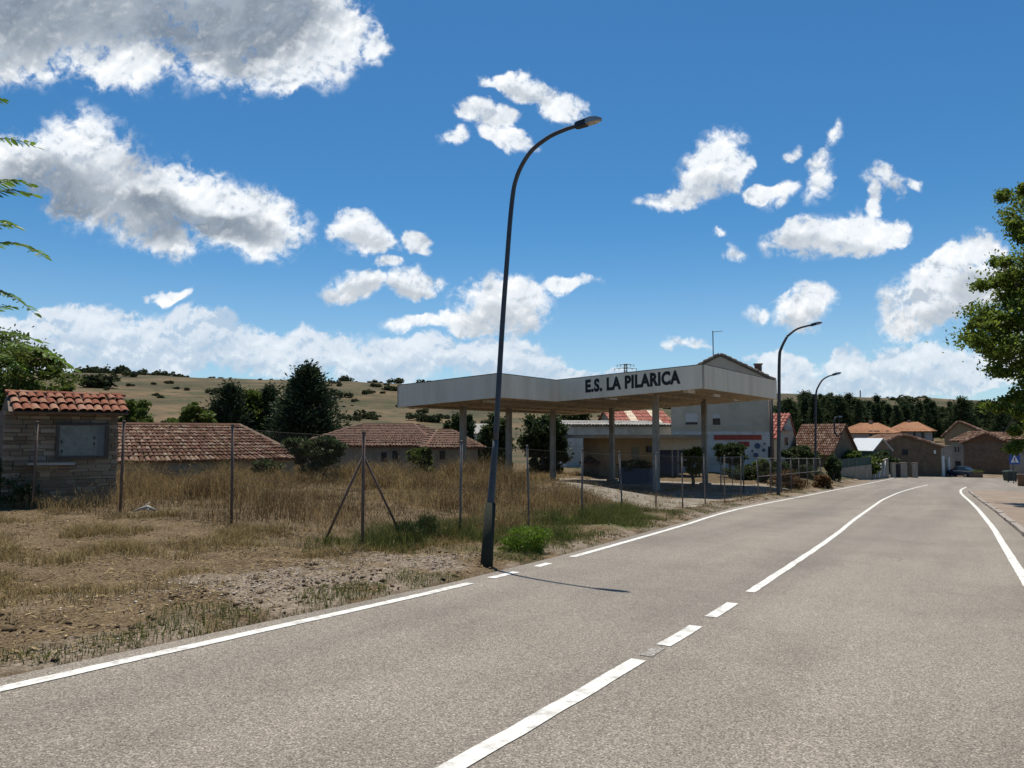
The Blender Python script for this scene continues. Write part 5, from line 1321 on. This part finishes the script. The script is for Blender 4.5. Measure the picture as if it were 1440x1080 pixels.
# elm on the right
D = 36; k = D / F
def eb(px, py, rx, ry, dd=0): c = P(px, py, D + dd); return (c.x, c.y, c.z, rx * k, rx * k, ry * k)
eblobs = [eb(1455, 470, 85, 70), eb(1405, 475, 45, 45, -1), eb(1425, 420, 50, 40), eb(1440, 365, 45, 45), eb(1470, 300, 50, 60), eb(1432, 290, 26, 34, -.5), eb(1500, 400, 90, 90, 1), eb(1425, 545, 50, 32, -1), eb(1428, 595, 42, 38, -1.5), eb(1475, 560, 60, 70), eb(1520, 520, 80, 90, 1), eb(1385, 455, 26, 22, -1)]
bx = P(1500, 650, D).x
tree('elm_tree', 'tall leafy elm overhanging the pavement at the right edge', 'tree', (bx, D, Gz(bx, D)), eblobs, 76000, .19, M['leaf_elm'], .28, None, 230, .24, .45, 55)
# dense bush tree behind the kiosk on the left
D = 25; k = D / F
def lb_(px, py, rx, ry, dd=0): c = P(px, py, D + dd); return (c.x, c.y, c.z, rx * k, rx * k, ry * k)
bx = P(10, 650, D).x
tree('kiosk_tree', 'dark green tree rising behind the stone kiosk at the left edge', 'tree', (bx, D, Gz(bx, D)), [lb_(20, 540, 70, 55), lb_(60, 520, 36, 34), lb_(-30, 530, 80, 70), lb_(75, 545, 28, 26), lb_(30, 590, 70, 40), lb_(-40, 610, 60, 60)], 26000, .14, M['leaf_mid'], .15, None, 110, .24, .5, 56)
bx = P(2, 650, 18.6).x
tree('kiosk_shrub', 'dark straggly shrub at the left corner of the stone kiosk', 'shrub', (bx, 18.6, Gz(bx, 18.6)), [(bx, 18.6, Gz(bx, 18.6) + .6, .5, .5, .6), (bx + .35, 18.4, Gz(bx, 18.6) + .35, .55, .4, .4)], 4000, .07, M['leaf_dark'], .04, None, 50, .3, .4, 57)

# compound leaved tree just outside the left edge, its fronds reaching into the picture
def frond(mb_pts, V, base, d, L, rg, npair=9, lw=.04, ll=.11):
    d = Vector(d).normalized(); side = d.cross(Vector((0, 0, 1))).normalized()
    pts = []
    for i in range(npair + 1):
        t = i / npair; pts.append(Vector(base) + d * (L * t) + Vector((0, 0, -.35 * L * t * t)))
    mb_pts.tube(pts, [.005 * (1 - .7 * i / npair) for i in range(npair + 1)], 4, False)
    for i in range(1, npair + 1):
        for sg in ((1, -1) if i < npair else (0,)):
            ax = (side * sg * .85 + d * .55 + Vector((0, 0, rg.uniform(-.65, -.2)))).normalized() if sg else (d + Vector((0, 0, -.5))).normalized()
            n_ = ax.cross(Vector((rg.normal() * .4, rg.normal() * .4, 1))).normalized()
            l_ = ll * rg.uniform(.8, 1.15) * (1 - .35 * abs(i / npair - .45)); w = lw * rg.uniform(.8, 1.15); p = pts[i]
            fold = n_.cross(ax) * (.18 * w)
            q = [p, p + ax * l_ * .3 + n_ * w * .5 + fold, p + ax * l_ * .7 + n_ * w * .4 + fold, p + ax * l_, p + ax * l_ * .7 - n_ * w * .4 + fold, p + ax * l_ * .3 - n_ * w * .5 + fold]
            V.append(q)
tb = Vector((-6.6, 6.9, Gz(-6.6, 6.9))); rg = np.random.default_rng(12)
wt = tag(empty('walnut_tree', tb), 'tree at the left edge reaching drooping compound leaves into view', 'tree')
br = MB(); LV = []; rm_ = MB()
br.tube([tb + Vector((0, 0, -.2)), tb + Vector((.05, .02, 1.4)), tb + Vector((.0, .1, 2.8)), tb + Vector((.1, .1, 5.2))], [.13, .11, .085, .03], 10)
tips = [(2, 195, 55, 207), (0, 265, 48, 262), (2, 275, 53, 277), (0, 312, 26, 322), (0, 345, 65, 365), (-4, 405, 42, 440), (0, 440, 24, 430), (-15, 470, 60, 480), (-5, 478, 98, 520), (-20, 500, 30, 520), (-8, 140, 4, 140), (-4, 318, 22, 318), (-12, 485, 75, 500)]
for a, b_, c_, d2 in tips:
    e0 = P(a - 14, b_, 6.8 + rg.uniform(-.2, .2)); e1 = P(c_, d2, 6.8 + rg.uniform(-.3, .1))
    st_ = tb + Vector((rg.uniform(-.05, .1), .05, max(1.6, min(5.0, e0.z - tb.z - .3))))
    br.tube([st_, st_.lerp(e0, .5) + Vector((0, 0, .12)), e0], [.025, .015, .007], 5)
    dd = e1 - e0; L = dd.length; dv = dd.normalized(); dv.z += .35 * L / max(L, .01)
    frond(br, LV, e0, dv, L * .98, rg, max(6, int(L / .05)), .036, .105)
    for t_ in (.35, .5, .65, .8):                       # more leaves along the bough, short of the picture's edge
        q_ = st_.lerp(e0, t_) + Vector((0, 0, .1))
        for sg_ in (-1, 1):
            frond(br, LV, q_, (.15, sg_ * rg.uniform(.5, 1), rg.uniform(-.1, .5)), .38, rg, 8, .036, .10)
for k in range(300):
    az = rg.uniform(0, 6.28); z = rg.uniform(2.0, 5.4); q = rg.uniform(.5, 1.15)
    e0 = tb + Vector((math.cos(az) * q * 1.1 - .1, math.sin(az) * q * 1.1, z))
    if P(-40, 600, e0.y).x < e0.x + .35: continue
    br.tube([tb + Vector((0, 0.05, z - .4)), e0], [.015, .006], 4)
    frond(br, LV, e0, (math.cos(az) - .3, math.sin(az), .2), .42, rg, 9, .03, .085)
br.build('trunk', M['bark'], wt, tb, True)
lm = MB()
for q in LV: lm.add([p - tb for p in q], [(0, 1, 2, 3), (0, 3, 4, 5)])
lm.build('crown', M['leaf_frond'], wt)

# pine wood on the right: single pines in front of a closed mass
protos = []
for i in range(5):
    h_ = (9.5, 11, 8.5, 10.2, 12)[i]
    q = conifer('pine_tree', 'dark green pine at the front of the wood behind the village roofs', (0, 0, -200), h_, (2.6, 2.3, 3.0, 2.8, 2.4)[i], 5200, .52, M['leaf_pine'], 300 + i, 'pines at the edge of the wood', levels=11, point=(1.4, 1.1, 2.2, 1.8, 1.3)[i], low=.12)
    protos.append(q)
rg = np.random.default_rng(77); used = set()
spots = []
for i in range(64):
    px = 1096 + i * 5.4 + rg.uniform(-4, 4)
    d = rg.uniform(205, 250)
    top = np.interp(px, [1090, 1110, 1130, 1160, 1200, 1235, 1262, 1300, 1330, 1370, 1400, 1440], [566, 562, 556, 553, 556, 560, 571, 562, 566, 562, 572, 568]) + rg.uniform(-4, 9)
    spots.append((px, d, top))
for i, (px, d, top) in enumerate(spots):
    k = i % 5; o = protos[k]
    if k in used: o = copy_tree(o)
    used.add(k)
    p = P(px, top, d); z = float(hill(p.x, d)) - .5
    h_ = (9.5, 11, 8.5, 10.2, 12)[k]; sc = max(.45, (p.z - z) / h_)
    o.location = (p.x, d, z); o.scale = (min(sc, 1.5) * rg.uniform(.85, 1.2),) * 2 + (sc,); o.rotation_euler = (0, 0, rg.uniform(0, 6.28))
C = []; Dd = []
for i in range(330):
    px = rg.uniform(1085, 1450); d = rg.uniform(235, 300)
    top = np.interp(px, [1090, 1110, 1160, 1235, 1262, 1300, 1400, 1450], [572, 568, 562, 568, 578, 570, 578, 576]) + rg.uniform(-1, 8)
    p = P(px, top, d); z = float(hill(p.x, d)); hh = max(4, p.z - z); m = 90
    u = rg.random(m); a = rg.uniform(0, 6.28, m); r_ = (1 - u ** 1.6) * 3.0 * rg.random(m) ** .5
    C.append(np.stack([p.x + np.cos(a) * r_, d + np.sin(a) * r_, z + .05 * hh + u * hh * .95], 1)); Dd.append(np.stack([np.cos(a), np.sin(a), np.full(m, .6)], 1))
V, Fc = leaf_quads(np.concatenate(C), 1.25, rg, .2, .45, np.concatenate(Dd))
tag(mesh_np('pine_wood', V, Fc, M['leaf_pine']), 'closed dark pine wood covering the slope behind the village', 'wood', kind='stuff')
# wood along the left ridge
C = []
for i in range(260):
    px = 108 + 150 * rg.random() ** 1.25; d = rg.uniform(640, 705); p = P(px, 530, d); z = float(hill(p.x, d)); hh = np.interp(px, [105, 150, 225, 260], [7, 9, 6, 2.5]) * rg.uniform(.7, 1.2)
    m = 40; v = rg.normal(size=(m, 3)); v /= np.linalg.norm(v, axis=1, keepdims=True); C.append(np.array([p.x, d, z + hh * .5]) + v * rg.random((m, 1)) ** .4 * np.array([3.2, 3.2, hh * .55]))
V, Fc = leaf_quads(np.concatenate(C), 2.2, rg, .2, .8); tag(mesh_np('ridge_wood', V, Fc, M['leaf_hill']), 'thin dark wood along the far left ridge', 'wood', kind='stuff')
# shrubs dotted over the hillside
protos = []
for i in range(4):
    q = np.random.default_rng(400 + i); m = 460; v = q.normal(size=(m, 3)); v /= np.linalg.norm(v, axis=1, keepdims=True)
    bl = q.normal(size=(4, 3)) * [.45, .45, .15]; c = bl[q.integers(0, 4, m)] + v * q.random((m, 1)) ** .4 * [.65, .65, .55] + [0, 0, .45]
    V, Fc = leaf_quads(c, .3, q, .2, .8); protos.append(tag(mesh_np('hill_shrub', V, Fc, M['leaf_hill']), 'small dark shrub dotted on the dry hillside', 'shrub', 'shrubs dotted over the dry hillside'))
used = set()
for i in range(215):
    k = i % 4; o = protos[k]
    if k in used: o = o.copy(); COL.objects.link(o)
    used.add(k)
    while True:
        px = rg.uniform(20, 1000) if rg.random() < .9 else rg.uniform(1100, 1420); d = rg.uniform(240, 690)
        p = P(px, 560, d)
        if fbm(np.array([p.x / 70]), np.array([d / 70]), 15, 3)[0] > .47 or rg.random() < .12: break
    sc = rg.gamma(2.2, .6) + .5; o.location = (p.x, d, float(hill(p.x, d)) - .15); o.scale = (sc * 1.25, sc * 1.25, sc * .95); o.rotation_euler = (0, 0, rg.uniform(0, 6.28))

# ================================================================== SKY
SUN_EL, SUN_AZ = rad(70), rad(0)
w = bpy.data.worlds.new('World'); SC.world = w; w.use_nodes = True
nt = w.node_tree; L = nt.links
for n_ in list(nt.nodes): nt.nodes.remove(n_)
out = nd(nt, 'ShaderNodeOutputWorld'); bg = nd(nt, 'ShaderNodeBackground'); L.new(bg.outputs[0], out.inputs[0])
sky = nd(nt, 'ShaderNodeTexSky', sky_type='NISHITA'); sky.sun_disc = False; sky.sun_elevation = SUN_EL; sky.sun_rotation = SUN_AZ
sky.altitude = 900; sky.air_density = 1.0; sky.dust_density = 0.5; sky.ozone_density = 2.0
bg.inputs['Strength'].default_value = 0.1
geo = nd(nt, 'ShaderNodeTexCoord'); sep = nd(nt, 'ShaderNodeSeparateXYZ'); L.new(geo.outputs['Generated'], sep.inputs[0])
def mth(op, a, b=None, c=None, clamp=False):
    n_ = nd(nt, 'ShaderNodeMath', operation=op); n_.use_clamp = clamp
    for i, v in enumerate((a, b, c)):
        if v is None: continue
        if isinstance(v, (int, float)): n_.inputs[i].default_value = v
        else: L.new(v, n_.inputs[i])
    return n_.outputs[0]
# clouds live on the plane one unit north of the observer: u = x / y, v = z / y
yy = mth('MAXIMUM', sep.outputs['Y'], 0.05)
uu = mth('DIVIDE', sep.outputs['X'], yy); vv = mth('DIVIDE', sep.outputs['Z'], yy)
cb = nd(nt, 'ShaderNodeCombineXYZ'); L.new(uu, cb.inputs[0]); L.new(vv, cb.inputs[1])
uv = cb.outputs[0]
def wnoise(sc, det, ro=0.6, dist=0.0, vec=None, col=False):
    n_ = nd(nt, 'ShaderNodeTexNoise', Scale=sc, Detail=det, Roughness=ro, Distortion=dist); L.new(vec or uv, n_.inputs['Vector']); return n_.outputs['Color' if col else 'Fac']
def warp(vec, sc, amp, det=3.0):
    n_ = wnoise(sc, det, .55, 0, vec, True); s_ = nd(nt, 'ShaderNodeVectorMath', operation='SUBTRACT'); L.new(n_, s_.inputs[0]); s_.inputs[1].default_value = (.5, .5, .5)
    m_ = nd(nt, 'ShaderNodeVectorMath', operation='MULTIPLY_ADD'); L.new(s_.outputs[0], m_.inputs[0]); m_.inputs[1].default_value = (amp, amp, 0); L.new(vec, m_.inputs[2]); return m_.outputs[0]
wv = warp(warp(warp(uv, 6.0, .085), 17.0, .04), 55.0, .012)
def ell(px, py, rx, ry, rot=0.0, vec=None):
    c = P(px, py, 1.0); m_ = nd(nt, 'ShaderNodeMapping', vector_type='TEXTURE')
    m_.inputs['Location'].default_value = (c.x, c.z - EYE, 0); m_.inputs['Rotation'].default_value = (0, 0, rad(rot)); m_.inputs['Scale'].default_value = (rx / F, ry / F, 1)
    L.new(vec or wv, m_.inputs['Vector']); g_ = nd(nt, 'ShaderNodeTexGradient', gradient_type='SPHERICAL'); L.new(m_.outputs[0], g_.inputs[0]); return g_.outputs['Fac']
def vmax(lst):
    o = lst[0]
    for q in lst[1:]: o = mth('SMOOTH_MAX', o, q, 0.12)
    return o
CL_ = [(110, 10, 330, 150, -4), (350, 20, 230, 140, 8), (450, 45, 110, 100, 0), (180, 98, 110, 46, 12), (30, 60, 130, 80, 0), (410, 95, 90, 45, 10), (528, 60, 30, 44),
       (125, 235, 150, 105, -18), (25, 228, 120, 52), (240, 280, 190, 92, -14), (350, 315, 125, 72, -8), (245, 345, 56, 34, -20),
       (503, 336, 66, 42, -18), (578, 342, 36, 24, -30), (498, 410, 54, 30), (578, 404, 76, 32), (535, 377, 34, 18), (227, 418, 40, 15),
       (708, 432, 100, 62), (655, 458, 60, 24), (590, 459, 55, 16), (797, 400, 58, 20, 6),
       (700, 108, 48, 26, -20), (745, 122, 62, 36, -22), (788, 146, 44, 38), (668, 160, 46, 36, -10), (700, 172, 44, 34), (712, 200, 60, 24, -20), (637, 203, 20, 14),
       (1012, 228, 62, 58), (1040, 225, 30, 34), (985, 250, 50, 40), (950, 275, 70, 26, 12), (912, 288, 24, 12), (1075, 263, 40, 17), (1102, 266, 26, 16), (1018, 196, 30, 30), (1152, 262, 16, 26, -10), (1153, 228, 18, 30, -14), (1170, 196, 15, 26, -14),
       (1140, 340, 80, 44, 3), (1200, 330, 84, 48, 3), (1250, 330, 40, 34), (1222, 283, 20, 36, -25), (1240, 262, 32, 20, 10), (1262, 272, 22, 14), (1318, 428, 126, 62, 22), (1372, 358, 66, 36, 24), (1335, 385, 80, 34, 20), (1395, 400, 60, 40),
       (1131, 430, 60, 38), (1066, 439, 20, 14), (1110, 217, 18, 10), (1038, 352, 20, 13), (1012, 320, 14, 9), (968, 490, 28, 11), (1295, 268, 13, 9)]
BANK = [(110, 452, 120, 44), (20, 465, 110, 40), (250, 472, 170, 46), (400, 492, 190, 50), (560, 505, 170, 42), (690, 505, 130, 40), (130, 500, 260, 44), (820, 525, 120, 26), (1095, 507, 66, 26), (1188, 502, 56, 28), (1270, 508, 110, 32), (1370, 522, 120, 36), (1180, 540, 260, 30), (1440, 500, 80, 50)]
def body(q):
    k = max(q[2], q[3])
    if k > 32: return ell(q[0], q[1], q[2] * 1.04, q[3] * 1.06, *q[4:])
    return mth('MULTIPLY', ell(q[0], q[1], q[2] * 1.7, q[3] * 1.7, *q[4:]), .62)      # shreds stay thin and wispy
field = vmax([body(q) for q in CL_])
bank = vmax([ell(*q) for q in BANK])
n1 = wnoise(8.0, 6.0, .55, .3); n2 = wnoise(24.0, 10.0, .6, .4); n4 = wnoise(62.0, 8.0, .62, .6)
def lin(a, k, b): return mth('MULTIPLY_ADD', a, k, b)
def billow(vec, sc=22.0):
    v_ = nd(nt, 'ShaderNodeTexVoronoi', feature='F1'); v_.inputs['Scale'].default_value = sc; v_.inputs['Detail'].default_value = 4.0; v_.inputs['Roughness'].default_value = .55; v_.inputs['Lacunarity'].default_value = 2.2; v_.normalize = True
    L.new(vec, v_.inputs['Vector']); return v_.outputs['Distance']
bw0 = warp(uv, 20.0, .02)
b1 = billow(bw0)
puff = mth('ADD', mth('ADD', mth('ADD', lin(n1, 1.2, -.6), lin(n2, 1.9, -.95)), lin(n4, 1.9, -.95)), lin(b1, -1.2, .42))
dens = mth('ADD', mth('MULTIPLY', field, 2.1), puff)
def ramp01(x, a, b):
    n_ = nd(nt, 'ShaderNodeMapRange', interpolation_type='SMOOTHSTEP'); n_.inputs['From Min'].default_value = a; n_.inputs['From Max'].default_value = b; L.new(x, n_.inputs['Value']); return n_.outputs['Result']
alpha = mth('MULTIPLY', ramp01(dens, .36, 1.22), ramp01(field, .13, .42))
balpha = mth('MULTIPLY', mth('MULTIPLY', ramp01(mth('ADD', mth('MULTIPLY', bank, 1.8), mth('MULTIPLY', puff, .9)), .22, .8), ramp01(bank, .12, .36)), .82)
# thick parts, seen from below, are grey
GR = [(130, 5, 360, 115, 0), (340, 20, 210, 105, 8), (90, 265, 150, 62, -12), (215, 302, 170, 52, -14), (330, 328, 100, 32, -8)]
GR2 = [(500, 347, 50, 22), (575, 414, 60, 16), (498, 418, 50, 16), (710, 455, 90, 32), (1010, 256, 50, 30), (1170, 354, 110, 24), (1320, 454, 130, 36), (1131, 447, 50, 18), (735, 130, 60, 18, -20), (150, 492, 260, 34), (430, 522, 240, 26), (690, 522, 140, 24), (1390, 415, 60, 30), (1230, 530, 160, 22)]
n3 = wnoise(9.0, 5.0, .55, .3)
gf = ramp01(mth('ADD', mth('MULTIPLY', vmax([ell(*q) for q in GR]), 1.5), lin(n3, 2.0, -1.0)), -.02, .85)
gf2 = mth('MULTIPLY', ramp01(mth('ADD', mth('MULTIPLY', vmax([ell(*q) for q in GR2]), 1.5), lin(n3, 2.0, -1.0)), -.05, .9), .5)
gf = mth('MAXIMUM', gf, gf2)
# relief: billows are bright on the side of the sun overhead
shf = nd(nt, 'ShaderNodeVectorMath', operation='ADD'); L.new(uv, shf.inputs[0]); shf.inputs[1].default_value = (-.004, .016, 0)
n1b = wnoise(8.0, 6.0, .55, .3, shf.outputs[0])
shf2 = nd(nt, 'ShaderNodeVectorMath', operation='ADD'); L.new(uv, shf2.inputs[0]); shf2.inputs[1].default_value = (-.002, .006, 0)
shv = nd(nt, 'ShaderNodeVectorMath', operation='ADD'); L.new(bw0, shv.inputs[0]); shv.inputs[1].default_value = (-.002, .008, 0)
b1b = billow(shv.outputs[0])
n2b = wnoise(24.0, 10.0, .6, .4, shf2.outputs[0])
relief = mth('ADD', lin(mth('SUBTRACT', n1b, n1), 3.0, 0), mth('ADD', lin(mth('SUBTRACT', n2b, n2), 1.9, 0), lin(mth('SUBTRACT', b1, b1b), 1.6, 0)))
def mixc(f, a, b):
    n_ = nd(nt, 'ShaderNodeMix', data_type='RGBA'); 
    if isinstance(f, float): n_.inputs[0].default_value = f
    else: L.new(f, n_.inputs[0])
    for i, v in ((6, a), (7, b)):
        if isinstance(v, tuple): n_.inputs[i].default_value = (*v, 1)
        else: L.new(v, n_.inputs[i])
    return n_.outputs[2]
K_ = 10.0                                   # background strength is 0.1
keep_ = lin(gf, -.45, 1.0)
greyc = mixc(ramp01(n1, .38, .64), (.19 * K_, .235 * K_, .295 * K_), (.36 * K_, .41 * K_, .47 * K_))
ccol = mixc(gf, (.76 * K_, .80 * K_, .84 * K_), greyc)
ccol = mixc(mth('MULTIPLY', mth('MULTIPLY', ramp01(relief, .0, .42), .8), keep_), ccol, (.36 * K_, .43 * K_, .52 * K_))
ccol = mixc(mth('MULTIPLY', mth('MULTIPLY', ramp01(relief, -.02, -.4), .8), lin(gf, -.8, 1.0)), ccol, (.93 * K_, .94 * K_, .95 * K_))
# clear sky: the physical sky, a little deeper overhead, milky low down
hz = ramp01(sep.outputs['Z'], .34, .0)
tint = nd(nt, 'ShaderNodeMix', data_type='RGBA', blend_type='MULTIPLY'); tint.inputs[0].default_value = 1; L.new(sky.outputs[0], tint.inputs[6]); tint.inputs[7].default_value = (.535, .77, .885, 1)
hs = nd(nt, 'ShaderNodeHueSaturation'); hs.inputs['Saturation'].default_value = 1.12; L.new(tint.outputs[2], hs.inputs['Color'])
thin = mth('MULTIPLY', mth('MULTIPLY', hz, hz), .45)
sc_ = mixc(thin, hs.outputs[0], (.56 * K_, .68 * K_, .80 * K_))
bcol = mixc(gf2, (.70 * K_, .74 * K_, .79 * K_), (.30 * K_, .41 * K_, .55 * K_))
bcol = mixc(mth('MULTIPLY', ramp01(relief, .0, .3), .85), bcol, (.40 * K_, .51 * K_, .64 * K_))
bcol = mixc(mth('MULTIPLY', ramp01(relief, -.02, -.4), .6), bcol, (.86 * K_, .88 * K_, .90 * K_))
sc_ = mixc(balpha, sc_, bcol)
fin = mixc(alpha, sc_, ccol)
L.new(fin, bg.inputs['Color'])
w.cycles.sampling_method = 'MANUAL'; w.cycles.sample_map_resolution = 512

sl = bpy.data.lights.new('sun', 'SUN'); sl.energy = 5.0; sl.angle = rad(.53); sl.color = (1, .94, .84)
so = bpy.data.objects.new('sun', sl); COL.objects.link(so); so.rotation_euler = (-(math.pi / 2 - SUN_EL), 0, -SUN_AZ); so.location = (0, 30, 60)

cam = bpy.data.cameras.new('camera'); cam.sensor_width = 36; cam.lens = 36 * F / 1440; cam.clip_end = 12000; cam.clip_start = .05
co_ = bpy.data.objects.new('camera', cam); COL.objects.link(co_); co_.location = (0, 0, EYE); co_.rotation_euler = (math.pi / 2 + PITCH, 0, 0); SC.camera = co_
SC.view_settings.view_transform = 'Standard'; SC.view_settings.look = 'None'; SC.view_settings.exposure = 0.22; SC.view_settings.gamma = 1
SC.render.resolution_x = 1024; SC.render.resolution_y = 768
SC.cycles.max_bounces = 6; SC.cycles.diffuse_bounces = 3; SC.cycles.transparent_max_bounces = 4
SC.cycles.use_denoising = True
